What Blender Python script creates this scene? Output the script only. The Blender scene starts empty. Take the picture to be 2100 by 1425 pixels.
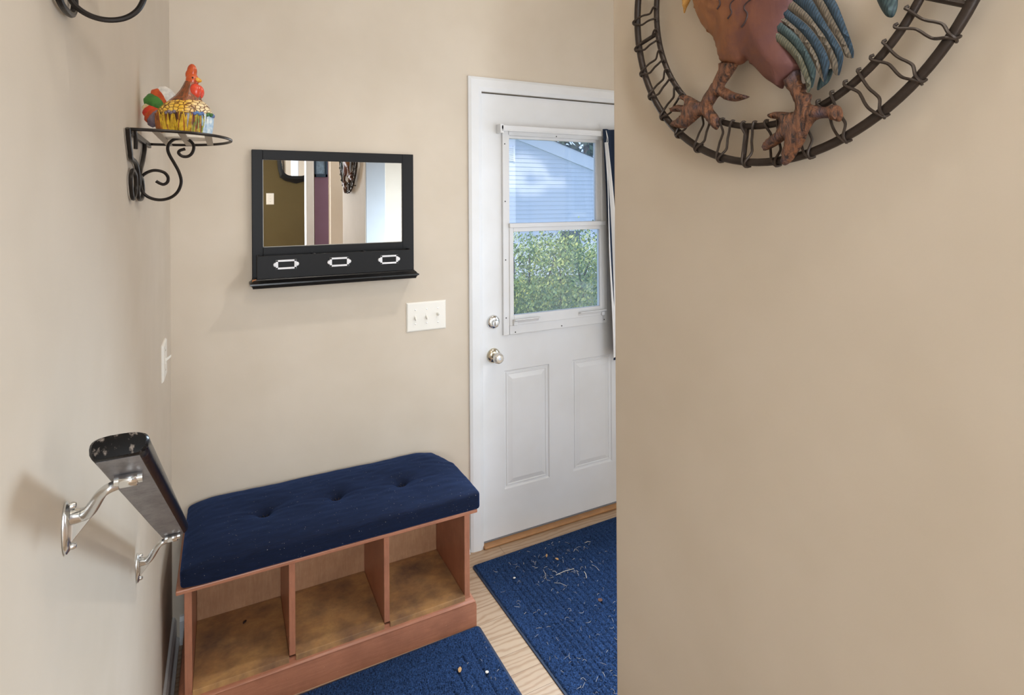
import bpy, bmesh, math, random
from mathutils import Vector, Matrix, noise
from mathutils.geometry import delaunay_2d_cdt
random.seed(7)
PI = math.pi
SC = bpy.context.scene
COL = SC.collection

# ------------------------------------------------------------------ camera facts (recovered from the photograph's straight edges)
YAW, ROLL, FPX, PY = math.radians(27.0154), math.radians(-0.3137), 1158.384, 409.22
CAM = Vector((0, 0, 1.5664))
FW = Vector((math.sin(YAW), math.cos(YAW), 0)); RT0 = Vector((math.cos(YAW), -math.sin(YAW), 0)); UP0 = Vector((0, 0, 1))
RT = RT0 * math.cos(ROLL) + UP0 * math.sin(ROLL); UP = -RT0 * math.sin(ROLL) + UP0 * math.cos(ROLL)
def ray(x, y): return FW + RT * ((x - 1050) / FPX) - UP * ((y - PY) / FPX)
def onx(x, y, v): d = ray(x, y); return CAM + d * ((v - CAM.x) / d.x)
def ony(x, y, v): d = ray(x, y); return CAM + d * ((v - CAM.y) / d.y)
def onz(x, y, v): d = ray(x, y); return CAM + d * ((v - CAM.z) / d.z)

XL, XR, YB = -0.17, 0.793, 2.332          # left wall, right wall, back wall faces
YE, YS = 1.043, 0.285                      # right wall: far end, near end
CEIL = 3.0

# ------------------------------------------------------------------ materials
def srgb(r, g, b):
    f = lambda c: (c / 255 / 12.92) if c / 255 <= .04045 else ((c / 255 + .055) / 1.055) ** 2.4
    return (f(r), f(g), f(b), 1)
class Mat:
    def __init__(s, name, col=(.5, .5, .5, 1), rough=.5, metal=0, spec=.5, **kw):
        s.m = bpy.data.materials.new(name); s.m.use_nodes = True
        s.t = s.m.node_tree; s.n = s.t.nodes; s.b = s.n['Principled BSDF']
        s.b.inputs['Base Color'].default_value = col
        s.b.inputs['Roughness'].default_value = rough
        s.b.inputs['Metallic'].default_value = metal
        s.b.inputs['Specular IOR Level'].default_value = spec
        for k, v in kw.items(): s.b.inputs[k.replace('_', ' ')].default_value = v
        s.tc = None; s.col = col
    def coord(s, scale=(1, 1, 1), rot=(0, 0, 0), kind='Object'):
        if s.tc is None: s.tc = s.n.new('ShaderNodeTexCoord')
        mp = s.n.new('ShaderNodeMapping'); mp.inputs['Scale'].default_value = scale; mp.inputs['Rotation'].default_value = rot
        s.t.links.new(s.tc.outputs[kind], mp.inputs['Vector']); return mp.outputs[0]
    def noise(s, scale, detail=4, rough=.6, vec=None, dist=0):
        n = s.n.new('ShaderNodeTexNoise'); n.inputs['Scale'].default_value = scale; n.inputs['Detail'].default_value = detail
        n.inputs['Roughness'].default_value = rough; n.inputs['Distortion'].default_value = dist
        s.t.links.new(vec or s.coord(), n.inputs['Vector']); return n.outputs[0]
    def ramp(s, fac, stops, interp='LINEAR'):
        r = s.n.new('ShaderNodeValToRGB'); r.color_ramp.interpolation = interp
        e = r.color_ramp.elements
        while len(e) < len(stops): e.new(.5)
        for el, (p, c) in zip(e, stops): el.position = p; el.color = c
        s.t.links.new(fac, r.inputs[0]); return r.outputs[0]
    def mix(s, fac, a, b, mode='MIX'):
        m = s.n.new('ShaderNodeMix'); m.data_type = 'RGBA'; m.blend_type = mode
        for sock, v in ((m.inputs[0], fac), (m.inputs[6], a), (m.inputs[7], b)):
            if isinstance(v, (int, float, tuple)): sock.default_value = v
            else: s.t.links.new(v, sock)
        return m.outputs[2]
    def math(s, op, a, b=0.0):
        m = s.n.new('ShaderNodeMath'); m.operation = op
        for sock, v in ((m.inputs[0], a), (m.inputs[1], b)):
            if isinstance(v, (int, float)): sock.default_value = v
            else: s.t.links.new(v, sock)
        return m.outputs[0]
    def color(s, out): s.t.links.new(out, s.b.inputs['Base Color']); return s
    def roughness(s, out): s.t.links.new(out, s.b.inputs['Roughness']); return s
    def bump(s, h, strength=.3, dist=.01):
        b = s.n.new('ShaderNodeBump'); b.inputs['Strength'].default_value = strength; b.inputs['Distance'].default_value = dist
        s.t.links.new(h, b.inputs['Height']); s.t.links.new(b.outputs[0], s.b.inputs['Normal']); return s

def paint(name, c, rough=.65, spec=.08, bs=.06, scuff=True):
    m = Mat(name, c, rough, 0, spec)
    n = m.noise(3.0, 3)
    d = (c[0] * .93, c[1] * .92, c[2] * .90, 1)
    m.color(m.mix(m.ramp(n, [(.35, (0, 0, 0, 1)), (.7, (1, 1, 1, 1))]), c, d))
    m.bump(m.noise(160, 3), bs, .002); return m.m
def plain(name, c, rough=.5, metal=0, spec=.5, bump=None, var=0, vs=20, **kw):
    m = Mat(name, c, rough, metal, spec, **kw)
    if var:
        m.color(m.mix(m.ramp(m.noise(vs, 4), [(.35, (0, 0, 0, 1)), (.7, (1, 1, 1, 1))]), c, tuple(x * (1 - var) for x in c[:3]) + (1,)))
    if bump: m.bump(m.noise(bump[0], 3), bump[1], .003)
    return m.m

M = {}
M['beige'] = paint('beige_wall_paint', srgb(209, 197, 181))
M['white'] = paint('white_gloss_paint', srgb(226, 227, 229), .35, .4, .03)
M['whiteplastic'] = plain('white_plastic', srgb(233, 229, 220), .35)
M['dark_dot'] = plain('dark_screw_hole', srgb(40, 38, 38), .6)
M['olive'] = paint('olive_wall_paint', srgb(98, 86, 58))
M['plum'] = paint('plum_wall_paint', srgb(150, 116, 132))
M['cream'] = paint('cream_trim_paint', srgb(226, 214, 198), .4, .4, .03)
M['ceilingpaint'] = paint('ceiling_paint', srgb(238, 234, 226), .8)

def oak():
    m = Mat('oak_floor', rough=.35, spec=.4)
    v = m.coord((1, 1, 1))
    br = m.n.new('ShaderNodeTexBrick'); br.offset = .37; br.inputs['Scale'].default_value = 1
    br.inputs['Brick Width'].default_value = 1.1; br.inputs['Row Height'].default_value = .083
    br.inputs['Mortar Size'].default_value = .0008; br.inputs['Color1'].default_value = (.2, .2, .2, 1); br.inputs['Color2'].default_value = (.8, .8, .8, 1)
    br.inputs['Mortar'].default_value = (.0, .0, .0, 1); m.t.links.new(v, br.inputs['Vector'])
    w = m.n.new('ShaderNodeTexWave'); w.wave_type = 'BANDS'; w.bands_direction = 'Y'; w.inputs['Scale'].default_value = 9
    w.inputs['Distortion'].default_value = 11; w.inputs['Detail'].default_value = 3; w.inputs['Detail Scale'].default_value = .9
    m.t.links.new(m.coord((.55, 1.6, 1)), w.inputs['Vector'])
    grain = m.ramp(w.outputs['Fac'], [(.0, (0, 0, 0, 1)), (.22, (.6, .6, .6, 1)), (.6, (1, 1, 1, 1))])
    fine = m.noise(60, 5, .7, m.coord((1, 14, 1)))
    base = m.mix(br.outputs['Color'], srgb(176, 150, 124), srgb(188, 164, 138))
    c = m.mix(m.math('MULTIPLY', m.math('SUBTRACT', 1.0, grain), .55), base, srgb(138, 102, 72))
    c = m.mix(m.math('MULTIPLY', fine, .35), c, srgb(166, 132, 102))
    c = m.mix(m.math('MULTIPLY', br.outputs['Fac'], .75), c, srgb(95, 66, 44))
    m.color(c); m.bump(grain, .08, .002); return m.m
M['oak'] = oak()

def stained(name, a, b, dark, ax=(1, 12, 12), rough=.35, wear=None, nscale=14, dirt=.5):
    m = Mat(name, rough=rough, spec=.45)
    g = m.noise(nscale, 6, .7, m.coord(ax), .6)
    blot = m.noise(7, 4, .65)
    c = m.mix(m.ramp(g, [(.3, (0, 0, 0, 1)), (.7, (1, 1, 1, 1))]), a, b)
    c = m.mix(m.math('MULTIPLY', m.ramp(blot, [(.40, (0, 0, 0, 1)), (.70, (1, 1, 1, 1))]), dirt), c, dark)
    if wear:
        s = m.noise(120, 3, .6); c = m.mix(m.ramp(s, [(.70, (0, 0, 0, 1)), (.76, (1, 1, 1, 1))]), c, wear)
    m.color(c); m.bump(g, .08, .002); return m.m
RW = (srgb(186, 128, 100), srgb(168, 110, 84), srgb(130, 84, 66))
M['redwood'] = stained('reddish_stained_pine', *RW, ax=(1, 14, 14), wear=srgb(200, 150, 120))
M['redwood_v'] = stained('reddish_stained_pine_upright', *RW, ax=(14, 14, 1), wear=srgb(205, 155, 125))
M['ply'] = stained('stained_plywood', srgb(206, 164, 128), srgb(188, 142, 106), srgb(146, 104, 78), ax=(9, 9, 1.2), rough=.45)
M['shelfply'] = stained('scuffed_plywood_bottom', srgb(204, 160, 104), srgb(176, 130, 86), srgb(98, 76, 68), ax=(2, 3, 1), rough=.5, nscale=6, dirt=.85)
M['blackpaint'] = plain('satin_black_paint', srgb(15, 14, 15), .45, 0, .25, (90, .04))
M['blackworn'] = stained('worn_black_paint', srgb(24, 22, 22), srgb(17, 16, 17), srgb(12, 12, 13), rough=.3)
M['rawwood'] = plain('bare_chipped_wood', srgb(176, 112, 66), .7, var=.3)
M['mirror'] = plain('mirror_silver', (.93, .93, .93, 1), .0, 1)
M['silveredge'] = plain('bright_glass_edge', srgb(158, 152, 142), .4, 0)
M['labelmetal'] = plain('white_painted_metal', srgb(225, 224, 226), .4)
M['nickel'] = plain('brushed_nickel', srgb(222, 222, 220), .26, 1, var=.06)
M['chrome'] = plain('polished_chrome', srgb(228, 228, 226), .15, 1)
M['brassy'] = plain('tarnished_brass_chrome', srgb(216, 208, 188), .2, 1, var=.12, vs=60)
M['iron'] = plain('black_wrought_iron', srgb(44, 38, 34), .38, .5, .5, (140, .1), .3, 60)
M['ironslat'] = plain('grey_brown_flat_iron', srgb(150, 136, 118), .4, .3)
M['bronze'] = plain('dark_bronze_rod', srgb(58, 48, 42), .45, .4, .5, (120, .15), .35, 40)
M['wire'] = plain('dark_bronze_wire', srgb(62, 52, 45), .5, .4)
def rail_mat():
    m = Mat('chipped_black_rail', rough=.25, spec=.3)
    n = m.noise(95, 5, .65)
    g = m.n.new('ShaderNodeNewGeometry')
    c = m.mix(m.ramp(n, [(.60, (0, 0, 0, 1)), (.68, (1, 1, 1, 1))]), srgb(9, 9, 13), srgb(84, 82, 82))
    m.color(m.mix(.55, c, srgb(10, 10, 14))); m.bump(n, .25, .003); return m.m
M['rail'] = rail_mat()
M['railend'] = (lambda m: (m.color(m.mix(m.ramp(m.noise(110, 5, .7, m.coord((1, 1, .5))), [(.56, (0, 0, 0, 1)), (.68, (1, 1, 1, 1))]), srgb(10, 9, 10), srgb(130, 120, 112))), m.m)[1])(Mat('rubbed_rail_end', rough=.4, spec=.2))
def railbottom():
    m = Mat('scuffed_grey_rail_underside', rough=.4)
    n = m.noise(40, 6, .7, m.coord((1, .5, .5)))
    c = m.mix(m.ramp(n, [(.4, (0, 0, 0, 1)), (.65, (1, 1, 1, 1))]), srgb(120, 116, 116), srgb(78, 74, 76))
    m.color(c); m.bump(n, .2, .002); return m.m
M['railbottom'] = railbottom()

def carpet(name, a, b, sheen=.6):
    m = Mat(name, rough=.95, spec=.15)
    n = m.noise(240, 3, .7); k = m.noise(9, 3)
    c = m.mix(m.ramp(n, [(.3, (0, 0, 0, 1)), (.7, (1, 1, 1, 1))]), a, b)
    c = m.mix(m.math('MULTIPLY', k, .35), c, a)
    m.color(c)
    m.b.inputs['Sheen Weight'].default_value = sheen; m.b.inputs['Sheen Roughness'].default_value = .4
    m.b.inputs['Sheen Tint'].default_value = srgb(110, 150, 215); return m.m
M['mat'] = carpet('navy_mat_pile', srgb(11, 17, 30), srgb(50, 80, 128), .16)
M['rubber'] = plain('mat_rubber_edge', srgb(30, 42, 66), .7)
def velvet():
    m = Mat('navy_velveteen', rough=.85, spec=.2)
    n = m.noise(30, 5, .65, m.coord((1, 6, 6))); sp = m.noise(230, 1)
    c = m.mix(n, srgb(6, 8, 13), srgb(17, 30, 61))
    c = m.mix(m.ramp(sp, [(.765, (0, 0, 0, 1)), (.78, (1, 1, 1, 1))]), c, srgb(150, 146, 136))
    m.color(c); m.b.inputs['Sheen Weight'].default_value = .28; m.b.inputs['Sheen Roughness'].default_value = .5
    m.b.inputs['Sheen Tint'].default_value = srgb(70, 120, 205)
    m.bump(n, .15, .003); return m.m
M['velvet'] = velvet()
M['button'] = plain('dark_tuft_thread', srgb(74, 62, 44), .8)
M['straw'] = plain('dry_plant_bits', srgb(206, 196, 182), .8, var=.5, vs=60)
M['leafbit'] = plain('dry_leaf', srgb(196, 150, 96), .8, var=.3)
M['crumb'] = plain('brown_crumb', srgb(92, 58, 40), .8)
M['whitecloth'] = plain('white_curtain_cloth', srgb(236, 234, 232), .9, 0, .2, (300, .1))
M['navycloth'] = plain('navy_curtain_cloth', srgb(38, 48, 66), .9, 0, .2, (300, .1))
# ceramic hen
def scales():
    m = Mat('yellow_scaled_glaze', rough=.3)
    v = m.n.new('ShaderNodeTexVoronoi'); v.feature = 'DISTANCE_TO_EDGE'; v.inputs['Scale'].default_value = 88; v.inputs['Randomness'].default_value = .55
    m.t.links.new(m.coord((1, 1, 1.5)), v.inputs['Vector'])
    n = m.noise(26, 3)
    base = m.mix(m.ramp(n, [(.35, (0, 0, 0, 1)), (.65, (1, 1, 1, 1))]), srgb(232, 178, 40), srgb(240, 200, 96))
    sep = m.n.new('ShaderNodeSeparateXYZ'); m.t.links.new(m.coord(), sep.inputs[0])
    base = m.mix(m.ramp(m.math('MULTIPLY', sep.outputs[0], 12.0), [(.25, (0, 0, 0, 1)), (.62, (1, 1, 1, 1))]), base, srgb(246, 226, 182))
    c = m.mix(m.ramp(v.outputs['Distance'], [(.03, (0, 0, 0, 1)), (.13, (1, 1, 1, 1))]), srgb(112, 62, 16), base)
    m.color(c); m.bump(v.outputs['Distance'], .7, .004); return m.m
M['scales'] = scales()
def glaze(name, a, b, ax=(1, 1, 1), sc=60, rough=.28):
    m = Mat(name, rough=rough); n = m.noise(sc, 4, .6, m.coord(ax))
    m.color(m.mix(m.ramp(n, [(.38, (0, 0, 0, 1)), (.62, (1, 1, 1, 1))]), a, b)); m.bump(n, .25, .003); return m.m
M['hen_red'] = glaze('red_glaze', srgb(222, 78, 50), srgb(200, 60, 44), sc=40)
M['hen_orange'] = glaze('orange_brown_glaze', srgb(206, 92, 44), srgb(176, 66, 36), sc=50)
M['hen_neck'] = glaze('brown_streaked_glaze', srgb(158, 84, 44), srgb(92, 62, 42), ax=(2, 2, .5), sc=110)
M['hen_beak'] = glaze('yellow_beak_glaze', srgb(232, 176, 60), srgb(214, 150, 50))
M['hen_straw'] = glaze('straw_glaze', srgb(226, 186, 52), srgb(168, 128, 34), sc=70)
M['hen_straw_brown'] = glaze('brown_straw_glaze', srgb(170, 98, 44), srgb(118, 66, 32), sc=70)
M['hen_straw_green'] = glaze('green_straw_glaze', srgb(190, 176, 60), srgb(112, 130, 52), sc=70)
M['hen_straw_pale'] = glaze('pale_blue_straw_glaze', srgb(226, 232, 230), srgb(150, 180, 205), sc=70)
M['hen_base'] = plain('unglazed_white_ceramic', srgb(224, 214, 198), .55)
M['hen_dark'] = glaze('dark_brown_glaze', srgb(96, 56, 28), srgb(70, 42, 24))
M['hen_green'] = glaze('green_glaze', srgb(72, 128, 58), srgb(58, 100, 50))
M['hen_cream'] = glaze('cream_glaze', srgb(226, 208, 166), srgb(206, 180, 130))
M['hen_grey'] = glaze('grey_purple_glaze', srgb(126, 112, 118), srgb(98, 84, 92))
M['hen_white'] = glaze('white_glaze', srgb(232, 226, 216), srgb(200, 196, 190))
M['hen_blue'] = glaze('blue_glaze', srgb(96, 142, 190), srgb(92, 96, 150))
M['hen_eye'] = plain('black_eye', srgb(20, 16, 16), .2)
# rooster
def copper():
    m = Mat('painted_copper_body', rough=.56, metal=.15, spec=.35)
    sep = m.n.new('ShaderNodeSeparateXYZ'); m.t.links.new(m.coord(), sep.inputs[0])
    n = m.noise(9, 4, .65); f = m.noise(60, 4, .7, m.coord((1, 1, .3)))
    c = m.mix(m.ramp(m.math('ADD', m.math('MULTIPLY', sep.outputs[1], 4.6), m.math('MULTIPLY', n, .5)), [(.30, srgb(138, 84, 70)), (.58, srgb(158, 96, 64)), (.86, srgb(186, 128, 72))]), srgb(150, 90, 62), srgb(150, 90, 62))
    c = m.ramp(m.math('ADD', m.math('MULTIPLY', sep.outputs[1], 4.0), m.math('MULTIPLY', n, .5)), [(.05, srgb(108, 74, 76)), (.42, srgb(134, 86, 62)), (.92, srgb(190, 134, 78))])
    c = m.mix(m.math('MULTIPLY', f, .5), c, srgb(98, 60, 46))
    c = m.mix(m.math('MULTIPLY', m.ramp(m.noise(13, 5, .7), [(.5, (0, 0, 0, 1)), (.72, (1, 1, 1, 1))]), .55), c, srgb(96, 66, 72))
    m.color(c); m.bump(f, .25, .004); return m.m
M['copper'] = copper()
def legmat():
    m = Mat('carved_copper_leg', rough=.5, metal=.2)
    n = m.noise(110, 5, .75, m.coord((1, 1.5, .45)), .8); k = m.noise(18, 3)
    c = m.mix(m.ramp(n, [(.38, (0, 0, 0, 1)), (.60, (1, 1, 1, 1))]), srgb(40, 32, 33), srgb(142, 94, 64))
    c = m.mix(m.ramp(k, [(.52, (0, 0, 0, 1)), (.72, (1, 1, 1, 1))]), c, srgb(84, 76, 92))
    m.color(c); m.bump(n, .9, .006); return m.m
M['leg'] = legmat()
def feather(name, a, b):
    m = Mat(name, rough=.55, metal=.15)
    w = m.n.new('ShaderNodeTexWave'); w.bands_direction = 'DIAGONAL'; w.inputs['Scale'].default_value = 150; w.inputs['Distortion'].default_value = 4; w.inputs['Detail'].default_value = 2
    m.t.links.new(m.coord((0, 1, .35)), w.inputs['Vector'])
    m.color(m.mix(m.ramp(w.outputs['Fac'], [(.1, (0, 0, 0, 1)), (.7, (1, 1, 1, 1))]), a, b)); m.bump(w.outputs['Fac'], .12, .001); return m.m
M['f_blue'] = feather('blue_feather_paint', srgb(38, 54, 68), srgb(54, 78, 98))
M['f_tan'] = feather('tan_feather_paint', srgb(82, 76, 68), srgb(112, 102, 89))
M['f_green'] = feather('green_grey_feather_paint', srgb(78, 80, 70), srgb(104, 102, 85))
M['f_teal'] = feather('teal_feather_paint', srgb(42, 60, 66), srgb(62, 82, 84))
M['f_dark'] = plain('dark_groove', srgb(58, 40, 40), .6)
M['comb'] = plain('painted_red_comb', srgb(150, 52, 40), .5, .2)
M['hackle'] = plain('golden_hackle', srgb(206, 156, 84), .45, .2, var=.2)
# outside
def siding():
    m = Mat('pale_vinyl_siding', rough=.55)
    m.color(m.mix(m.noise(2, 3), srgb(226, 230, 236), srgb(214, 220, 230))); return m.m
M['siding'] = siding()
M['fascia'] = plain('white_rake_board', srgb(236, 238, 242), .5)
M['shingle'] = plain('dark_roof_shingle', srgb(70, 74, 84), .9, var=.4, vs=30)
M['extglass'] = plain('dark_window_glass', srgb(52, 66, 84), .1)
def leaf(name, a, b, c):
    m = Mat(name, rough=.55)
    i = m.n.new('ShaderNodeNewGeometry')
    m.color(m.ramp(i.outputs['Random Per Island'], [(0, a), (.55, b), (1, c)]))
    m.b.inputs['Subsurface Weight'].default_value = 0; return m.m
M['leaf'] = leaf('shrub_leaf', srgb(70, 98, 56), srgb(134, 158, 84), srgb(206, 204, 112))
M['leafd'] = leaf('tree_leaf', srgb(44, 62, 52), srgb(62, 84, 66), srgb(96, 116, 96))
M['bark'] = plain('bark', srgb(92, 80, 70), .9, var=.4)
M['lawn'] = plain('lawn_ground', srgb(96, 112, 74), .95, var=.4, vs=5)
def pane():
    m = bpy.data.materials.new('window_pane_glass'); m.use_nodes = True; t = m.node_tree; n = t.nodes
    for x in list(n): n.remove(x)
    o = n.new('ShaderNodeOutputMaterial'); mx = n.new('ShaderNodeMixShader'); tr = n.new('ShaderNodeBsdfTransparent'); gl = n.new('ShaderNodeBsdfGlossy')
    tr.inputs[0].default_value = (.97, .985, 1, 1); gl.inputs['Roughness'].default_value = .0
    fr = n.new('ShaderNodeFresnel'); fr.inputs[0].default_value = 1.45
    du = n.new('ShaderNodeBsdfTranslucent'); du.inputs[0].default_value = (.75, .85, .95, 1); m2 = n.new('ShaderNodeMixShader'); m2.inputs[0].default_value = .07
    t.links.new(tr.outputs[0], m2.inputs[1]); t.links.new(du.outputs[0], m2.inputs[2])
    t.links.new(fr.outputs[0], mx.inputs[0]); t.links.new(m2.outputs[0], mx.inputs[1]); t.links.new(gl.outputs[0], mx.inputs[2]); t.links.new(mx.outputs[0], o.inputs[0])
    return m
M['pane'] = pane()
def emis(name, c, s):
    m = Mat(name, c, .4); m.b.inputs['Emission Color'].default_value = c; m.b.inputs['Emission Strength'].default_value = s; return m.m
M['lampglass'] = emis('lit_opal_glass', (1, .9, .75, 1), 1.5)

# ------------------------------------------------------------------ geometry helpers
ORG = {}
def finish(o, parent, label=None, cat=None, group=None, kind=None):
    COL.objects.link(o)
    if parent is not None: o.parent = parent
    if label: o['label'] = label
    if cat: o['category'] = cat
    if group: o['group'] = group
    if kind: o['kind'] = kind
    return o
def thing(name, loc, label, cat, group=None, rotz=0, kind=None):
    o = bpy.data.objects.new(name, None); o.empty_display_size = .05
    o.location = loc; o.rotation_euler = (0, 0, rotz); ORG[o] = Vector(loc)
    return finish(o, None, label, cat, group, kind)
class MB:
    def __init__(s): s.bm = bmesh.new()
    def box(s, x0, x1, y0, y1, z0, z1, bev=0, seg=2):
        b = bmesh.new()
        v = [b.verts.new((x, y, z)) for z in (z0, z1) for y in (y0, y1) for x in (x0, x1)]
        for f in ((0, 2, 3, 1), (4, 5, 7, 6), (0, 1, 5, 4), (2, 6, 7, 3), (0, 4, 6, 2), (1, 3, 7, 5)): b.faces.new([v[i] for i in f])
        if bev: bmesh.ops.bevel(b, geom=list(b.edges), offset=bev, segments=seg, profile=.5, affect='EDGES')
        s.add(b); return s
    def add(s, b):
        me = bpy.data.meshes.new('t'); b.to_mesh(me); b.free(); s.bm.from_mesh(me); bpy.data.meshes.remove(me)
    def loops(s, loops, closed_u=True, cap0=False, cap1=False, closed_v=False):
        vs = [[s.bm.verts.new(p) for p in L] for L in loops]; n = len(vs[0])
        rng = range(len(vs)) if closed_v else range(len(vs) - 1)
        for i in rng:
            A, B = vs[i], vs[(i + 1) % len(vs)]
            for j in range(n if closed_u else n - 1):
                k = (j + 1) % n
                try: s.bm.faces.new((A[j], A[k], B[k], B[j]))
                except ValueError: pass
        if cap0: s.bm.faces.new(list(reversed(vs[0])))
        if cap1: s.bm.faces.new(vs[-1])
        return s
    def tube(s, pts, r, seg=8, closed=False, flat=None):
        pts = [Vector(p) for p in pts]; n = len(pts)
        rad = r if isinstance(r, (list, tuple)) else [r] * n
        T = []
        for i in range(n):
            a = pts[(i - 1) % n] if (closed or i > 0) else pts[i]; b = pts[(i + 1) % n] if (closed or i < n - 1) else pts[i]
            T.append((b - a).normalized() if (b - a).length > 1e-9 else Vector((0, 0, 1)))
        ref = Vector((0, 0, 1)) if abs(T[0].z) < .9 else Vector((1, 0, 0))
        N = (ref - T[0] * ref.dot(T[0])).normalized(); L = []
        for i in range(n):
            N = (N - T[i] * N.dot(T[i])); N = N.normalized() if N.length > 1e-6 else T[i].orthogonal().normalized()
            B = T[i].cross(N)
            L.append([pts[i] + (N * math.cos(2 * PI * k / seg) + B * math.sin(2 * PI * k / seg) * (flat or 1)) * rad[i] for k in range(seg)])
        return s.loops(L, True, not closed, not closed, closed)
    def lathe(s, prof, center, axis='z', seg=32, ang0=0):
        c = Vector(center); L = []
        for r, h in prof:
            ring = []
            for k in range(seg):
                a = 2 * PI * k / seg + ang0; u, v = r * math.cos(a), r * math.sin(a)
                ring.append(c + (Vector((u, v, h)) if axis == 'z' else Vector((u, h, -v)) if axis == 'y' else Vector((h, u, v))))
            L.append(ring)
        return s.loops(L, True, True, True)
    def ell(s, c, r, seg=20, rings=12, rot=None):
        c = Vector(c); L = []
        for i in range(1, rings):
            t = PI * i / rings
            ring = [Vector((r[0] * math.sin(t) * math.cos(2 * PI * k / seg), r[1] * math.sin(t) * math.sin(2 * PI * k / seg), -r[2] * math.cos(t))) for k in range(seg)]
            L.append([c + (rot @ p if rot else p) for p in ring])
        return s.loops(L, True, True, True)
    def prism(s, poly, f0, f1, bev=0):
        a = [f0(*p) for p in poly]; b_ = [f1(*p) for p in poly]
        b = bmesh.new(); va = [b.verts.new(p) for p in a]; vb = [b.verts.new(p) for p in b_]; n = len(va)
        b.faces.new(va); b.faces.new(list(reversed(vb)))
        for i in range(n): b.faces.new((va[i], vb[i], vb[(i + 1) % n], va[(i + 1) % n]))
        bmesh.ops.recalc_face_normals(b, faces=list(b.faces))
        if bev: bmesh.ops.bevel(b, geom=list(b.edges), offset=bev, segments=2, profile=.5, affect='EDGES')
        s.add(b); return s
    def quad(s, *p): s.bm.faces.new([s.bm.verts.new(q) for q in p]); return s
    def build(s, name, mat, parent=None, smooth=True, local=False, label=None, cat=None, group=None, kind=None, org=None, recalc=True):
        if recalc: bmesh.ops.recalc_face_normals(s.bm, faces=list(s.bm.faces))
        me = bpy.data.meshes.new(name)
        o = bpy.data.objects.new(name, me)
        org = Vector(org) if org is not None else None
        if parent is not None:
            og = ORG[parent]
        else: og = org or Vector((0, 0, 0))
        if not local: bmesh.ops.translate(s.bm, verts=list(s.bm.verts), vec=-og)
        if parent is None and org is not None: o.location = org
        ORG[o] = og
        s.bm.to_mesh(me); s.bm.free()
        for m in (mat if isinstance(mat, list) else [mat]): me.materials.append(m)
        if smooth:
            for p in me.polygons: p.use_smooth = True
            try: me.set_sharp_from_angle(angle=math.radians(42))
            except Exception: pass
        return finish(o, parent, label, cat, group, kind)
def struct(name, mb, mat, parent=None, smooth=False): return mb.build(name, mat, parent, smooth, kind=None if parent else 'structure')
def cat_spline(p, n=8, closed=False):
    p = [Vector(q) for q in p]; out = []; m = len(p)
    for i in range(m if closed else m - 1):
        g = lambda k: p[k % m] if closed else p[max(0, min(m - 1, k))]
        a, b, c, d = g(i - 1), g(i), g(i + 1), g(i + 2)
        for k in range(n):
            t = k / n
            out.append(.5 * ((2 * b) + (c - a) * t + (2 * a - 5 * b + 4 * c - d) * t * t + (3 * b - a - 3 * c + d) * t ** 3))
    if not closed: out.append(p[-1])
    return out
def copy_tree(o, parent=None):
    c = o.copy(); COL.objects.link(c); c.parent = parent
    for ch in o.children: copy_tree(ch, c)
    return c

# ------------------------------------------------------------------ the setting
DX0, DX1, DZ1 = 1.033, 1.846, 2.048        # door slab
JX0, JX1, JZ = DX0 - .004, DX1 + .004, DZ1 + .006
XE = 2.35                                    # far side wall of the entry
struct('floor', MB().box(XL - .12, XE + .12, -.4, YB + .16, -.1, 0), M['oak'])
struct('wall_left', MB().box(XL - .12, XL, -3.2, YB + .14, 0, CEIL), M['beige'])
b = MB(); b.box(XL, JX0, YB, YB + .14, 0, CEIL); b.box(JX1, XE + .12, YB, YB + .14, 0, CEIL); b.box(JX0, JX1, YB, YB + .14, JZ, CEIL)
struct('wall_back', b, M['beige'])
b = MB(); b.box(XR, .924, YS, YE, 0, CEIL, .004, 3)
struct('wall_right', b, M['beige'])
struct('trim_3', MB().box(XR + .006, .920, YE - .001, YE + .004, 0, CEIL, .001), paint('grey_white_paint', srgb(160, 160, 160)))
b = MB(); b.box(.924, 1.45, .30, .42, 0, CEIL); b.box(2.28, XE, .30, .42, 0, CEIL); b.box(1.45, 2.28, .30, .42, 2.12, CEIL)   # opening added to let in the next-room fill light
struct('wall_front', b, M['beige'])
# far side wall of the entry, with an unseen window added for its light
WY0, WY1, WZ0, WZ1 = 1.0, 1.9, .9, 2.0
b = MB(); b.box(XE, XE + .12, .30, WY0, 0, CEIL); b.box(XE, XE + .12, WY1, YB, 0, CEIL); b.box(XE, XE + .12, WY0, WY1, 0, WZ0); b.box(XE, XE + .12, WY0, WY1, WZ1, CEIL)
struct('wall_entry_side', b, M['beige'])
b = MB()
for y0, y1, z0, z1 in ((WY0, WY0 + .05, WZ0, WZ1), (WY1 - .05, WY1, WZ0, WZ1), (WY0, WY1, WZ0, WZ0 + .05), (WY0, WY1, WZ1 - .05, WZ1), (WY0, WY1, 1.43, 1.47)): b.box(XE + .02, XE + .07, y0, y1, z0, z1, .004)
w = struct('added_window_1', b, M['white']); ORG[w] = Vector((0, 0, 0))
MB().box(XE + .042, XE + .046, WY0 + .03, WY1 - .03, WZ0 + .03, WZ1 - .03).build('pane', M['pane'], w, False)
struct('ceiling', MB().box(XL - .12, 3.2, -3.4, YB + .16, CEIL, CEIL + .1), M['ceilingpaint'])
# short flight up to the hall behind the camera
b = MB()
b.box(XL, XR, -3.3, .55, .44, .57); b.box(XL, XR, .55, .83, 0, .38); b.box(XL, XR, .80, 1.10, 0, .19); b.box(XL, XR, .50, .56, 0, .57)
b.box(.79, 3.1, -3.3, .30, .44, .57)
struct('floor_upper', b, M['oak'])
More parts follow.
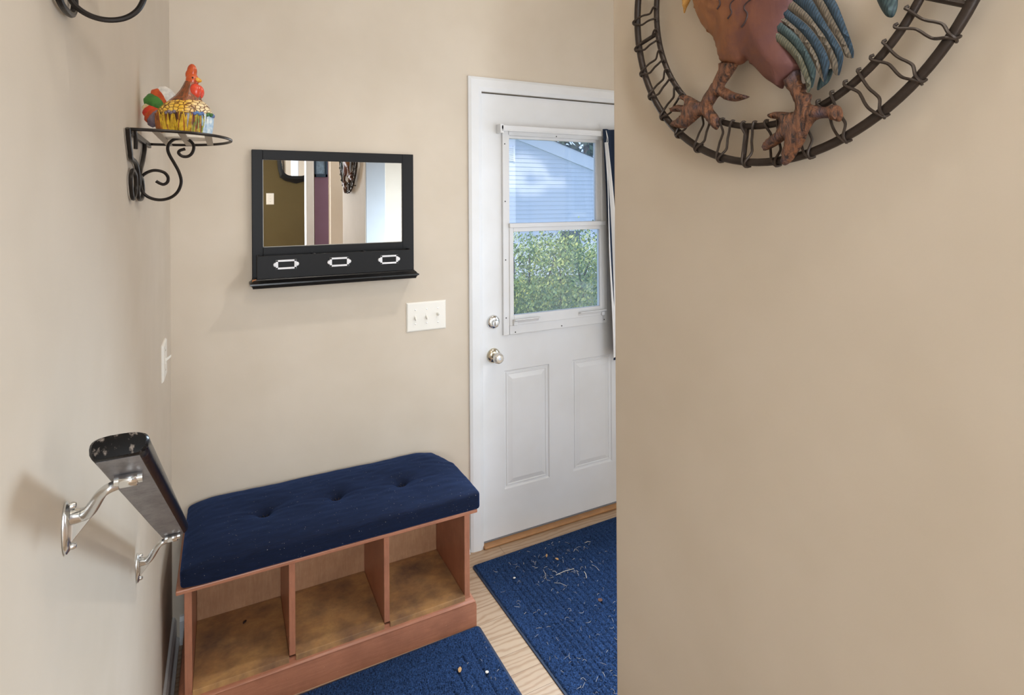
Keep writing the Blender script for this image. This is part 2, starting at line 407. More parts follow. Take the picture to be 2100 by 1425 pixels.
# hall behind the camera, seen in the mirror
struct('wall_hall_rear', MB().box(XL, .89, -2.0, -1.9, .57, CEIL), M['olive'])
struct('trim_1', MB().box(.714, .790, -1.32, -1.20, .57, CEIL, .008), M['white'])
struct('wall_hall_far', MB().box(.6, 3.1, -3.1, -3.0, .57, CEIL), M['plum'])
struct('trim_2', MB().box(.913, 1.036, -1.12, -1.0, .57, CEIL, .008), M['cream'])
struct('wall_hall_side', MB().box(3.1, 3.2, -3.1, .42, .57, CEIL), M['beige'])
b = MB()  # window dressing added around the hall fill light, unseen in the mirror
for x0, x1, za, zb in ((-.15, -.11, .92, 2.28), (.23, .27, .92, 2.28), (-.11, .23, .92, .96), (-.11, .23, 2.24, 2.28), (-.11, .23, 1.58, 1.62)): b.box(x0, x1, -1.9, -1.875, za, zb, .003)
w2 = struct('added_window_2', b, M['white']); ORG[w2] = Vector((0, 0, 0))
MB().box(-.112, .232, -1.898, -1.890, .955, 2.245).build('pane', M['pane'], w2, False)
# baseboards
def base_profile(d0, d1): return [(0, 0), (d1, 0), (d1, .015), (d0, .022), (d0, .078), (d0 * .55, .092), (0, .094)]
b = MB(); pr = base_profile(.013, .022)
b.prism(pr, lambda d, z: (XL + d, 1.35, z), lambda d, z: (XL + d, YB - .001, z)); struct('baseboard_left', b, M['white'])
b = MB(); b.prism(pr, lambda d, z: (XL + .023, YB - d, z), lambda d, z: (.962, YB - d, z)); struct('baseboard_back', b, M['white'])
# door casing
C0, CY = .969, YB - .018
b = MB()
prof = [(0, 0), (.0, .010), (.012, .016), (.046, .018), (.058, .013), (.064, .010), (.064, 0)]   # (across from outer edge, thickness)
ctop = DZ1 + .006 + .064
def cas(u, t, s):  # mitred sweep: left foot, top left, top right, right foot
    return [(C0 + u, YB - t, 0), (C0 + u, YB - t, ctop - u), (JX1 + .064 - u, YB - t, ctop - u), (JX1 + .064 - u, YB - t, 0)][s]
b.loops([[cas(u, t, s) for u, t in prof] for s in range(4)], True, True, True)
struct('trim_door_casing', b, M['white'])
# jamb and threshold
b = MB(); b.box(JX0, DX0 - .0006, YB + .0005, YB + .135, 0, JZ); b.box(DX1 + .0006, JX1, YB + .0005, YB + .135, 0, JZ)
struct('trim_door_jamb', b, M['white'])
struct('trim_door_head', MB().box(JX0, JX1, YB + .05, YB + .135, DZ1 + .002, JZ), M['white'])
struct('trim_threshold', MB().box(JX0, JX1, YB - .028, YB + .13, 0, .014, .006), plain('oak_threshold', srgb(176, 128, 82), .4, var=.2))

# ------------------------------------------------------------------ door
YD = YB + .004; TH = .044
LX0, LX1, LZ0, LZ1 = 1.165, 1.700, .985, 1.868     # opening for the light
door = MB()
P1, P2 = (1.146, 1.386, .232, .777), (1.520, 1.756, .232, .777)
z0 = .016
for a in ((DX0, P1[0], z0, DZ1), (P1[1], P2[0], z0, LZ0 - .03), (P2[1], DX1, z0, DZ1), (P1[0], P1[1], z0, P1[2]), (P2[0], P2[1], z0, P2[2]), (P1[0], P1[1], P1[3], LZ0 - .03), (P2[0], P2[1], P2[3], LZ0 - .03),
          (P1[0], P2[1], LZ0 - .03, LZ0), (P1[0], LX0, LZ0, LZ1), (LX1, P2[1], LZ0, LZ1), (P1[0], P2[1], LZ1, DZ1)):
    door.box(a[0], a[1], YD, YD + TH, a[2], a[3])
door = struct('door_1', door, M['white']); ORG[door] = Vector((0, 0, 0))
for (x0, x1, za, zb) in (P1, P2):
    m = MB(); L = []
    for ins, dep in ((0, 0), (.004, .006), (.010, .007), (.013, .0035), (.018, .0035), (.020, .006), (.040, .0005), (.042, .0)):
        L.append([(x0 + ins, YD + dep, za + ins), (x1 - ins, YD + dep, za + ins), (x1 - ins, YD + dep, zb - ins), (x0 + ins, YD + dep, zb - ins)])
    m.loops(L, True, False, True); m.build('raised_panel', M['white'], door, False)
# light frame on the door face: flange + two sashes
FX0, FX1, FZ0, FZ1 = 1.138, 1.722, .943, 1.885
yf = YD - .012
fr = MB()
for x0, x1, za, zb in ((FX0, LX0 + .008, FZ0, FZ1), (LX1 - .008, FX1, FZ0, FZ1), (LX0, LX1, FZ0, LZ0 + .004), (LX0, LX1, LZ1 - .006, FZ1)): fr.box(x0, x1, yf, YD + .01, za, zb, .003)
fr = fr.build('window_frame', M['white'], door, False)
sash = MB(); ys = YD + .002
U = (1.173, 1.668, 1.456, 1.850)
for x0, x1, za, zb in ((LX0, U[0], 1.43, LZ1), (U[1], LX1, 1.43, LZ1), (U[0], U[1], U[3], LZ1), (U[0], U[1], 1.43, U[2])): sash.box(x0, x1, ys, ys + .025, za, zb, .002)
sash = sash.build('upper_sash', M['white'], door, False)
MB().box(U[0] - .003, U[1] + .003, ys + .012, ys + .015, U[2] - .003, U[3] + .003).build('glass_pane', M['pane'], sash, False)
lw = MB(); yl = YD - .016; Lw = (1.190, 1.676, 1.032, 1.417)
for x0, x1, za, zb in ((LX0 + .004, Lw[0], LZ0, 1.452), (Lw[1], LX1 + .006, LZ0, 1.452), (Lw[0], Lw[1], Lw[3], 1.452), (Lw[0], Lw[1], LZ0, Lw[2])): lw.box(x0, x1, yl, yl + .022, za, zb, .002)
lw.box(LX0 + .002, LX1 + .010, yl - .008, yl + .01, 1.436, 1.457, .003)
lsash = lw.build('lower_sash', M['white'], door, False)
MB().box(Lw[0] - .003, Lw[1] + .003, yl + .010, yl + .013, Lw[2] - .003, Lw[3] + .003).build('glass_pane', M['pane'], lsash, False)
for x0, x1 in ((1.185, 1.320), (1.545, 1.700)):
    h = MB(); h.prism([(0, 0), (-.022, .003), (-.024, -.001), (-.006, -.006), (0, -.018)], lambda d, z: (x0, yl + d, 1.013 + z), lambda d, z: (x1, yl + d, 1.013 + z), .0008)
    h.box(x0 if x0 < 1.4 else x1 - .02, (x0 + .02) if x0 < 1.4 else x1, yl - .010, yl, .985, 1.004, .003)
    h.build('lift_handle', M['white'], lsash, False)
for (px_, py_) in ((1035, 295), (1036, 413), (1141, 280), (1037, 533), (1038, 652), (1057, 681), (1152, 668), (1239, 655), (1149.7, 647.5)):
    p = ony(px_, py_, yf)
    MB().lathe([(.001, -.0015), (.0028, -.0012), (.0034, .001)], (p.x, yf, p.z), 'y', 10).build('screw', M['dark_dot'], fr)
# deadbolt, knob
p = ony(1011, 660, YD)
db = MB().lathe([(.006, -.016), (.018, -.015), (.026, -.012), (.031, -.006), (.0325, .001)], (p.x, YD, p.z), 'y', 40).build('deadbolt', M['chrome'], door)
MB().lathe([(.004, -.026), (.014, -.0255), (.0165, -.022), (.017, -.014)], (p.x + .003, YD, p.z - .002), 'y', 30).build('thumb_cylinder', M['nickel'], db)
MB().box(p.x - .003, p.x + .009, YD - .037, YD - .022, p.z - .016, p.z + .012, .003).build('thumb_turn', M['chrome'], db)
p = ony(1012, 729, YD)
ro = MB().lathe([(.012, -.016), (.02, -.014), (.028, -.009), (.033, -.004), (.0345, .001)], (p.x, YD, p.z), 'y', 40).build('knob_rosette', M['brassy'], door)
kb = MB().lathe([(.011, -.010), (.0105, -.022), (.013, -.026), (.0195, -.033), (.024, -.043), (.0255, -.052), (.0235, -.060), (.016, -.066), (.006, -.0675)], (p.x, YD, p.z), 'y', 12)
kb.build('knob', plain('cut_glass_knob', srgb(215, 212, 205), .08, .55), ro, False)
MB().lathe([(.001, -.0125), (.003, -.012), (.003, -.006)], (p.x - .02, YD, p.z), 'y', 10).build('screw', M['dark_dot'], ro)
MB().box(DX0 - .0042, DX0 + .0012, YD - .0012, YD + .01, p.z - .018, p.z + .018).build('latch_plate', M['dark_dot'], door, False)
# two dark smudges of wear come from the paint; sweep strip
MB().box(DX0 + .002, DX1 - .002, YD - .003, YD + .004, .0145, .021).build('door_sweep', plain('grey_sweep', srgb(120, 120, 124), .6), door, False)

# curtain rod + curtain
rod = thing('curtain_rod', (1.4, YB, 1.895), 'flat white sash rod across the top of the door window', 'curtain rod')
b = MB(); b.box(1.118, 1.93, YB - .040, YB - .034, 1.884, 1.904, .002); b.box(1.118, 1.93, YB - .040, YB - .030, 1.878, 1.885, .002); b.build('rod', M['white'], rod, False)
for x in (1.118, 1.925):
    MB().box(x - .006, x + .012, YB - .040, YB + .0035, 1.868, 1.910, .003).build('end_bracket', M['white'], rod, False)
cu = thing('curtain', (1.78, YB - .06, 1.91), 'white curtain with navy header and hem gathered at the right of the door window', 'curtain')
def sheet(f, nu, nv, th=.0015):
    m = MB(); L = []
    for j in range(nv + 1):
        fro = [f(i / nu, j / nv) for i in range(nu + 1)]
        L.append([Vector(p) for p in fro] + [Vector(p) + Vector((0, th, 0)) for p in reversed(fro)])
    return m.loops(L, True, True, True)
# t=0 top. back layer navy (header and lining), front layer white gathered edge
sheet(lambda s, t: (1.668 + .060 * t + s * (.26 - .06 * t), YB - .048 - .010 * math.sin(s * 26 + t) - .004, 1.912 - t * 1.14), 60, 40).build('navy_lining', M['navycloth'], cu)
def whitef(s, t):
    x0 = 1.668 + .040 * t; wd = .018 + .115 * t
    return (x0 + s * wd, YB - .066 - .010 * math.sin(s * 9.5 + 1 + t * .7) - .003 * math.sin(t * 9), 1.845 - t * 1.065)
sheet(whitef, 30, 44).build('white_panel', M['whitecloth'], cu)
sheet(lambda s, t: tuple(Vector(whitef(s, 1)) + Vector((0, -.0015, .004 - t * .012))), 30, 2, .004).build('navy_hem', M['navycloth'], cu)
tie = MB(); tie.tube([(1.680, YB - .062, 1.905), (1.683, YB - .066, 1.87), (1.676, YB - .070, 1.838)], .0012, 6); tie.tube([(1.680, YB - .062, 1.905), (1.688, YB - .066, 1.87), (1.686, YB - .070, 1.842)], .0012, 6)
tie.build('tie', M['whitecloth'], cu)

# ------------------------------------------------------------------ mirror with letter bins
YF_ = YB - .020
a, c = ony(515.9, 305.6, YF_), ony(847.5, 317.4, YF_)
fx0, fx1, fz1 = a.x, c.x, (a.z + c.z) / 2
fz0 = ony(514, 578, YF_).z
gx0, gx1, gz1, gz0 = ony(538.6, 327, YF_).x, ony(825, 335, YF_).x, ony(538.6, 327.2, YF_).z, ony(680, 502, YF_).z
wm = thing('wall_mirror', ((fx0 + fx1) / 2, YB, fz0), 'black framed wall mirror with three letter bins under the glass', 'mirror')
b = MB()
b.box(fx0, gx0, YF_, YB - .001, fz0 - .005, fz1, .0015); b.box(gx1, fx1, YF_, YB - .001, fz0 - .005, fz1, .0015)
b.box(gx0, gx1, YF_, YB - .001, gz1, fz1, .0015); b.box(gx0, gx1, YF_, YB - .001, fz0 - .005, gz0, .0015)
b.build('frame', M['blackpaint'], wm, False)
b = MB(); b.box(gx0 - .002, gx1 + .002, YB - .012, YB - .008, gz0 - .002, gz1 + .002); b.build('mirror_glass', M['mirror'], wm, False)
b = MB(); e = .0022
for q in ((gx0, gx1, gz0, gz0 + e), (gx0, gx0 + e, gz0, gz1), (gx1 - e, gx1, gz0, gz1)): b.box(q[0], q[1], YB - .0135, YB - .0119, q[2], q[3])
b.build('glass_edge', M['silveredge'], wm, False)
yb_ = YB - .072
bl = ony(527, 540, yb_); br_ = ony(845, 530, yb_)
bx0, bx1 = bl.x, br_.x; bz1 = ony(690, 518.5, yb_).z; bz0 = ony(690, 563, yb_).z
b = MB(); b.box(bx0, bx1, yb_, yb_ + .010, bz0, bz1, .0012); b.build('bin_front', M['blackpaint'], wm, False)
for x in (bx0 + .005, bx0 + (bx1 - bx0) * .345, bx0 + (bx1 - bx0) * .675, bx1 - .005):
    MB().box(x - .005, x + .005, yb_ + .0095, YF_ + .001, bz0, bz1 + .0015, .001).build('divider', M['blackworn'], wm, False)
b = MB(); b.box(bx0, bx1, yb_ + .005, YF_, bz0 - .004, bz0 + .006); b.build('bin_bottom', M['blackpaint'], wm, False)
# moulded ledge with mitred returns
lp = [(0, .0), (.007, -.0005), (.0085, -.004), (.012, -.0055), (.016, -.012), (.022, -.015), (.0225, -.0205), (.018, -.0225), (.0135, -.028), (.0125, -.0335), (0, -.0335)]
lx0, lx1 = bx0 - .002, bx1 + .002
L = []
for s in range(4):
    ring = []
    for d, h in lp:
        x = (lx0 - d) if s < 2 else (lx1 + d); y = (YB - .001) if s in (0, 3) else (yb_ + .004 - d)
        ring.append((x, y, bz0 + h))
    L.append(ring)
MB().loops(L, True, True, True).build('ledge', M['blackworn'], wm)
b = MB(); b.prism([(0, 0), (.016, 0), (.020, -.018), (.004, -.022)], lambda d, h: (lx0 - .0145 + .2 * d, yb_ - .006 + d, bz0 + h - .001), lambda d, h: (lx0 - .0005, yb_ - .004 + d * .5, bz0 + h + .001))
b.build('chipped_corner', M['rawwood'], wm, False)
for q in (587, 696, 798):
    p = ony(q, 542 - (q - 587) * .048, yb_)
    w_, h_ = .036, .0175
    m = MB(); y0 = yb_ - .0025; cx, cz = p.x, p.z
    for x0, x1, za, zb in ((-w_, w_, h_ - .007, h_), (-w_, w_, -h_, -h_ + .007), (-w_, -w_ + .008, -h_, h_), (w_ - .008, w_, -h_, h_)): m.box(cx + x0, cx + x1, y0, yb_ + .0005, cz + za, cz + zb, .0008)
    for sg in (-1, 1):
        m.lathe([(.0005, -.0035), (.0065, -.003), (.0085, .0005)], (cx + sg * (w_ + .001), yb_, cz), 'y', 18)
    m.build('label_holder', M['labelmetal'], wm, False)

# ------------------------------------------------------------------ switches
def switchplate(name, u, v, wdt, hgt, ngang, face, label, ups):
    """face maps (across, up, out) to the world"""
    t = thing(name, face(u, v, 0), label, 'light switch')
    m = MB(); b2 = bmesh.new()
    L = []
    for ins, o in ((0, 0), (0, .0025), (.004, .0062), (.007, .0066)):
        L.append([face(u - wdt / 2 + ins, v - hgt / 2 + ins, o), face(u + wdt / 2 - ins, v - hgt / 2 + ins, o), face(u + wdt / 2 - ins, v + hgt / 2 - ins, o), face(u - wdt / 2 + ins, v + hgt / 2 - ins, o)])
    m.loops(L, True, True, True).build('cover_plate', M['whiteplastic'], t, False)
    for g in range(ngang):
        gu = u + (g - (ngang - 1) / 2) * .050
        sg = 1 if ups[g] else -1
        m = MB(); poly = [(.0058, -.012), (.0070, -.012), (.0075, .012), (.0058, .012)]
        for (a0, a1, v0, v1, o0, o1) in ((-.0052, .0052, -.012, .012, .0058, .0076),):
            pts = [face(gu + aa, v + vv, oo) for oo in (o0, o1) for vv in (v0, v1) for aa in (a0, a1)]
            vs = [m.bm.verts.new(q) for q in pts]
            for f in ((0, 2, 3, 1), (4, 5, 7, 6), (0, 1, 5, 4), (2, 6, 7, 3), (0, 4, 6, 2), (1, 3, 7, 5)): m.bm.faces.new([vs[i] for i in f])
        L = []
        for o, vo, r in ((.0066, 0, .0045), (.012, .003 * sg, .0042), (.019, .0085 * sg, .0036), (.0215, .0105 * sg, .0030)):
            L.append([face(gu + r * dx * .9, v + vo + r * dz, o) for dx, dz in ((-1, -1), (1, -1), (1, 1), (-1, 1))])
        m.loops(L, True, True, True).build('toggle', M['whiteplastic'], t, False)
        for s2 in (-1, 1):
            m = MB(); L = []
            for r, o in ((.0032, .0064), (.0030, .0074), (.001, .0078)): L.append([face(gu + r * math.cos(k * PI / 5), v + s2 * .030 + r * math.sin(k * PI / 5), o) for k in range(10)])
            m.loops(L, True, True, True).build('screw', M['nickel'], t)
    return t
switchplate('light_switch', .772, 1.069, .176, .124, 3, lambda u, v, o: Vector((u, YB - o, v)), 'white three gang toggle switch plate between the mirror and the door', (0, 0, 1))
switchplate('light_switch', 2.045, 1.077, .112, .112, 1, lambda u, v, o: Vector((XL + o, u, v)), 'white single switch plate seen edge on on the left wall near the corner', (1,))
switchplate('light_switch', .438, 1.588, .075, .12, 1, lambda u, v, o: Vector((u, -1.9 + o, v)), 'white switch plate on the olive wall, seen reflected in the mirror', (1,))

# ------------------------------------------------------------------ bench
bench = thing('storage_bench', (.34, 2.1, 0), 'reddish wooden shoe bench with three open cubbies under a navy cushion', 'bench')
BY, BK = 1.932, 2.316
def P_(name, mat, *a, bev=.0015): return MB().box(*a, bev).build(name, M[mat], bench, False)
P_('side_panel', 'redwood_v', .781, .802, BY, BK, .02, .420); P_('side_panel', 'redwood_v', -.111, -.091, BY, BK, .02, .420)
P_('divider', 'redwood_v', .1785, .1975, BY, 2.242, .113, .420); P_('divider', 'redwood_v', .4835, .5025, BY, 2.242, .113, .420)
P_('back_panel', 'ply', -.0905, .7805, 2.241, 2.250, .02, .4195)
for x0, x1 in ((-.0905, .178), (.198, .483), (.503, .7805)): P_('bottom_board', 'shelfply', x0, x1, 1.926, 2.2405, .095, .1145, bev=.001)
P_('top_board', 'redwood', -.131, .823, 1.906, BK, .4195, .4325, bev=.003)
# plinth moulding round three sides
pp = [(.0, .0), (.0, .078), (-.003, .084), (-.002, .089), (-.010, .096), (-.017, .100), (-.018, .106), (-.026, .106), (-.026, .0)]
L = []
for s in range(4):
    ring = []
    for d, z in pp:
        x = (-.131 - d) if s < 2 else (.8205 + d); y = BK if s in (0, 3) else 1.914 - d
        ring.append((x, y, z))
    L.append(ring)
MB().loops(L, True, True, True).build('plinth_moulding', M['redwood'], bench)

# cushion
def rounded_box(hx, hy, hz, r, nx, ny, nz):
    b = bmesh.new(); idx = {}
    def V(i, j, k):
        if (i, j, k) not in idx:
            p = Vector((-hx + 2 * hx * i / nx, -hy + 2 * hy * j / ny, -hz + 2 * hz * k / nz))
            inn = Vector((max(-hx + r, min(hx - r, p.x)), max(-hy + r, min(hy - r, p.y)), max(-hz + r, min(hz - r, p.z))))
            d = p - inn
            idx[(i, j, k)] = b.verts.new(inn + d.normalized() * r if d.length > 1e-9 else p)
        return idx[(i, j, k)]
    for i in range(nx):
        for j in range(ny):
            b.faces.new((V(i, j, 0), V(i, j + 1, 0), V(i + 1, j + 1, 0), V(i + 1, j, 0))); b.faces.new((V(i, j, nz), V(i + 1, j, nz), V(i + 1, j + 1, nz), V(i, j + 1, nz)))
    for i in range(nx):
        for k in range(nz):
            b.faces.new((V(i, 0, k), V(i + 1, 0, k), V(i + 1, 0, k + 1), V(i, 0, k + 1))); b.faces.new((V(i, ny, k), V(i, ny, k + 1), V(i + 1, ny, k + 1), V(i + 1, ny, k)))
    for j in range(ny):
        for k in range(nz):
            b.faces.new((V(0, j, k), V(0, j, k + 1), V(0, j + 1, k + 1), V(0, j + 1, k))); b.faces.new((V(nx, j, k), V(nx, j + 1, k), V(nx, j + 1, k + 1), V(nx, j, k + 1)))
    return b
cx, cy, cz0, hz = .356, 2.110, .4335, .031
cush = thing('bench_cushion', (cx, cy, cz0), 'navy blue tufted cushion lying on the wooden shoe bench', 'cushion')
bb = rounded_box(.476, .211, hz, .011, 190, 84, 12)
BT = [(onz(542, 1057, .492).xy - Vector((cx, cy))), (onz(690, 1022, .492).xy - Vector((cx, cy))), (onz(824, 995, .492).xy - Vector((cx, cy)))]
for v in bb.verts:
    p = v.co; t = (p.z + hz) / (2 * hz)
    ex = min(1, (.476 - abs(p.x)) / .10); ey = min(1, (.211 - abs(p.y)) / .10)
    dome = .014 * (1 - (1 - max(ex, 0)) ** 2) * (1 - (1 - max(ey, 0)) ** 2)
    dz = dome + .0035 * noise.noise(Vector((p.x * 7, p.y * 9, 3))) + .0015 * noise.noise(Vector((p.x * 20, p.y * 45, 9)))
    for q in BT:
        dx, dy = p.x - q.x, p.y - q.y; d = math.hypot(dx, dy)
        dz -= .021 * math.exp(-(d / .019) ** 2) + .010 * math.exp(-(d / .05) ** 2)
        dz -= .0035 * math.exp(-(abs(dy + .10 * dx) / .005) ** 2) * math.exp(-abs(dx) / .07)
        dz -= .0025 * math.exp(-(abs(dy - .45 * dx) / .005) ** 2) * math.exp(-abs(dx) / .045)
    # corners: left end and back right corner softer
    if p.x < -.40: k = ((-.40 - p.x) / .076); p.y *= 1 - .05 * k * k; dz -= .010 * k * k
    if p.x > .36 and p.y > .05: k = ((p.x - .36) / .116) * ((p.y - .05) / .161); p.x -= .045 * k; dz -= .010 * k
    v.co = Vector((p.x + .003 * noise.noise(p * 6), p.y + .0025 * noise.noise(p * 9 + Vector((5, 0, 0))), p.z + t * dz + hz))
m = MB(); m.add(bb); m.build('cushion_body', M['velvet'], cush, local=True)
for q in BT:
    m = MB(); m.ell((q.x, q.y, 2 * hz - .022), (.006, .006, .004), 14, 8)
    for k in range(6):
        a = k * 1.05 + .4; m.tube([(q.x, q.y, 2 * hz - .019), (q.x + .008 * math.cos(a), q.y + .006 * math.sin(a), 2 * hz - .013), (q.x + .014 * math.cos(a + .4), q.y + .010 * math.sin(a + .4), 2 * hz - .006)], .0006, 5)
    m.build('tuft_button', M['button'], cush, local=True)
def seamline(y, x0, x1, n, z): return [(x0 + (x1 - x0) * k / n, y, z) for k in range(n + 1)]

# ------------------------------------------------------------------ mats
def mat(name, x0, x1, y0, y1, rot, patt, label, step=.0032):
    cx, cy = (x0 + x1) / 2, (y0 + y1) / 2
    t = thing(name, (cx, cy, .0), label, 'door mat', rotz=rot)
    hx, hy = (x1 - x0) / 2, (y1 - y0) / 2
    b = MB(); rc = .016
    poly = []
    for sx, sy, a0 in ((1, 1, 0), (-1, 1, 90), (-1, -1, 180), (1, -1, 270)):
        for k in range(5):
            a = math.radians(a0 + k * 22.5); poly.append((sx * (hx - rc) + rc * math.cos(a), sy * (hy - rc) + rc * math.sin(a)))
    b.prism(poly, lambda x, y: (x, y, .0005), lambda x, y: (x, y, .0045), .001); b.build('rubber_backing', M['rubber'], t, False, local=True)
    nx, ny = int(2 * (hx - .008) / step), int(2 * (hy - .008) / step); b = MB(); vs = []
    rnd = random.Random(5)
    for j in range(ny + 1):
        row = []
        for i in range(nx + 1):
            x = -(hx - .008) + 2 * (hx - .008) * i / nx; y = -(hy - .008) + 2 * (hy - .008) * j / ny
            e = min(hx - .008 - abs(x), hy - .008 - abs(y)); cxr, cyr = hx - .024 - abs(x), hy - .024 - abs(y)
            z = .0115 + rnd.uniform(-.0024, .0024) - patt(x, y, hx, hy)
            if e < .006: z -= (1 - e / .006) ** 2 * .006
            row.append(b.bm.verts.new((x + rnd.uniform(-.0007, .0007), y + rnd.uniform(-.0007, .0007), z)))
        vs.append(row)
    for j in range(ny):
        for i in range(nx): b.bm.faces.new((vs[j][i], vs[j][i + 1], vs[j + 1][i + 1], vs[j + 1][i]))
    o = b.build('pile', M['mat'], t, False, local=True, recalc=False); o['kind'] = 'stuff'
    return t
def groove(d, w): return math.exp(-(d / w) ** 2)
def patt_a(x, y, hx, hy):
    if hx - abs(x) < .075 or hy - abs(y) < .075:
        return .004 * groove(min(abs(hx - abs(x) - .075), abs(hy - abs(y) - .075)), .004) if (hx - abs(x) > .073 and hy - abs(y) > .073) else 0
    u = x / .024; c = math.floor(u); fx = (u - c) * .024; v = y / .06 + (.5 if c % 2 else 0) + .13 * (c % 3); r = math.floor(v); fy = (v - r) * .06
    return .0058 * groove(min(fx, .024 - fx), .0038) + .0050 * groove(min(fy, .06 - fy), .0040)
def patt_b(x, y, hx, hy):
    e = min(hx - abs(x), hy - abs(y))
    if e < .068: return .0005
    g = .0060 * groove(e - .072, .0040)
    for k in (.112, .150, .188):
        seg = (x + y) / .11 % 1
        if seg > .22: g += .0055 * groove(e - k, .0040)
    if e > .16:
        u = (y / .022) % 1 * .022; s = (x / .10 + (math.floor(y / .022) % 2) * .5) % 1
        if s > .25: g += .0045 * groove(min(u, .022 - u), .0036)
    return g
mat('door_mat', .945, 1.735, 1.22, 2.238, math.radians(-1.3 * -1), patt_a, 'navy ribbed mat littered with dry bits, in front of the white door')
mat('door_mat', .082, .830, 1.38, 1.905, math.radians(.6), patt_b, 'navy bordered mat lying along the front of the shoe bench')

# litter on the mats: nobody could count it
deb = MB(); rnd = random.Random(11)
def blade(p, a, l, w, z=.0150, bend=.3):
    pts = []
    for k in range(5):
        t = k / 4; pts.append((p.x + math.cos(a + bend * (t - .5)) * l * (t - .5), p.y + math.sin(a + bend * (t - .5)) * l * (t - .5) + bend * .15 * l * math.sin(t * PI), z + .002 * math.sin(t * PI)))
    deb.tube(pts, [w * .6, w, w, w, w * .5], 5)
for _ in range(120):
    px_, py_ = rnd.uniform(1010, 1264), rnd.uniform(1110, 1425)
    p = onz(px_, py_, .013)
    if not (.96 < p.x < 1.71 and p.y < 2.21): continue
    if px_ < 1100 and py_ > 1300 and rnd.random() < .6: continue
    blade(p, rnd.uniform(0, PI), rnd.uniform(.008, .026), rnd.uniform(.00025, .00055), bend=rnd.uniform(-1.2, 1.2))
for _ in range(60):
    p = onz(rnd.gauss(1150, 45), rnd.gauss(1162, 26), .013)
    if .96 < p.x < 1.71 and p.y < 2.21: blade(p, rnd.uniform(0, PI), rnd.uniform(.006, .02), rnd.uniform(.0003, .0008), bend=rnd.uniform(-1.5, 1.5))
for (ax, ay, bx, by, w) in ((1140, 1179, 1177, 1166, .0014), (1114, 1168, 1120, 1187, .0008), (1198, 1172, 1203, 1185, .0016), (1199, 1113, 1211, 1111, .0013), (1137, 1195, 1161, 1201, .0008), (1133, 1171, 1142, 1175, .0011), (1214, 1158, 1229, 1170, .0008)):
    A, B = onz(ax, ay, .014), onz(bx, by, .014); Mi = (A + B) / 2 + Vector((.003, .002, .002)); deb.tube([A, Mi, B], w, 6)
for _ in range(14):
    p = onz(rnd.uniform(940, 1040), rnd.uniform(1310, 1420), .013)
    if p.x < .81: blade(p, rnd.uniform(0, PI), rnd.uniform(.006, .014), .0004)
deb.build('dry_plant_litter', M['straw'], None, org=(1.2, 1.9, .012), label='fine straw coloured plant bits scattered over the navy mat by the door', cat='plant litter', kind='stuff')
def bit(name, px_, py_, l, w, mat_, label, cat, z=.0145, rot=0.6):
    p = onz(px_, py_, z); m = MB(); L = []
    for k in range(7):
        t = k / 6; s = math.sin(PI * (.08 + .88 * t)) ** .7 * w
        c = Vector((math.cos(rot) * l * (t - .5), math.sin(rot) * l * (t - .5), .0015 * math.sin(t * PI))); nrm = Vector((-math.sin(rot), math.cos(rot), 0))
        L.append([p + c + nrm * s, p + c + Vector((0, 0, .0016)), p + c - nrm * s, p + c - Vector((0, 0, .0008))])
    m.loops(L, True, True, True).build(name, mat_, None, org=p, label=label, cat=cat)
bit('dry_leaf', 1121, 1139, .022, .004, M['leafbit'], 'narrow curled tan leaf on the door mat, nearest the door', 'leaf', rot=1.0)
bit('dry_leaf', 1142, 1146, .017, .006, M['leafbit'], 'broad orange tan leaf on the door mat beside the narrow curled one', 'leaf', rot=1.9)
bit('crumb', 1055, 1185, .010, .005, M['hen_base'], 'small pale chip on the door mat nearest its left edge', 'crumb', rot=.2)
bit('dry_bark', 1231, 1230, .018, .009, M['crumb'], 'dark brown bark crumb on the door mat near the beige wall end', 'crumb', rot=.4)
bit('wood_chip', 943, 1373, .022, .006, M['leafbit'], 'tan wood chip on the mat in front of the bench', 'wood chip', rot=1.1)
bit('crumb', 999, 1378, .011, .006, M['hen_base'], 'pale crumb on the border of the mat in front of the bench', 'crumb', rot=.5)
p0 = .1150
bit('dead_insect', 502, 1275, .016, .0045, M['f_dark'], 'dark dry scrap on the floor of the left bench cubby', 'scrap', z=.116, rot=.9)

# ------------------------------------------------------------------ handrail
RXC, RHW = -.100, .0265
A = Vector((RXC, .725, 1.309)); Bv = Vector((RXC, 1.435, .853)); dr = (Bv - A).normalized(); nr = Vector((0, -dr.z, dr.y)).normalized()
if nr.z < 0: nr = -nr
hr = thing('handrail', (RXC, 1.08, 1.05), 'short chipped black handrail on two nickel brackets sloping down the left wall', 'handrail')
prf = []
for k in range(15):
    a_ = PI * k / 14; c_, s_ = math.cos(a_), math.sin(a_)
    prf.append((RHW * abs(c_) ** .7 * (1 if c_ >= 0 else -1), -.001 + .0115 * abs(s_) ** .7))
prf += [(-RHW * .97, -.007), (-RHW * .88, -.0115), (-RHW * .76, -.0140), (RHW * .70, -.0140), (RHW * .86, -.0115), (RHW * .97, -.007)]
nseg = 30; Ls = []
for k in range(nseg + 1):
    t = k / nseg; c = A.lerp(Bv, t)
    Ls.append([c + Vector((u, 0, 0)) + nr * (v + .0006 * noise.noise(Vector((u * 60, t * 8, v * 60)))) for u, v in prf])
def ins(f, d, off): return [A.lerp(Bv, 0 if off < 0 else 1) + dr * d + Vector((u * f, 0, 0)) + nr * (v * f + .002 * (1 - f)) for u, v in prf]
m = MB(); m.loops([ins(.9, -.003, -1)] + Ls + [ins(.9, .003, 1)], True, True, True); railo = m.build('rail', M['rail'], hr)
m = MB(); m.loops([ins(.9, -.0032, -1), ins(.6, -.0042, -1), ins(.2, -.0046, -1)], True, True, True).build('rubbed_end', M['railend'], railo)
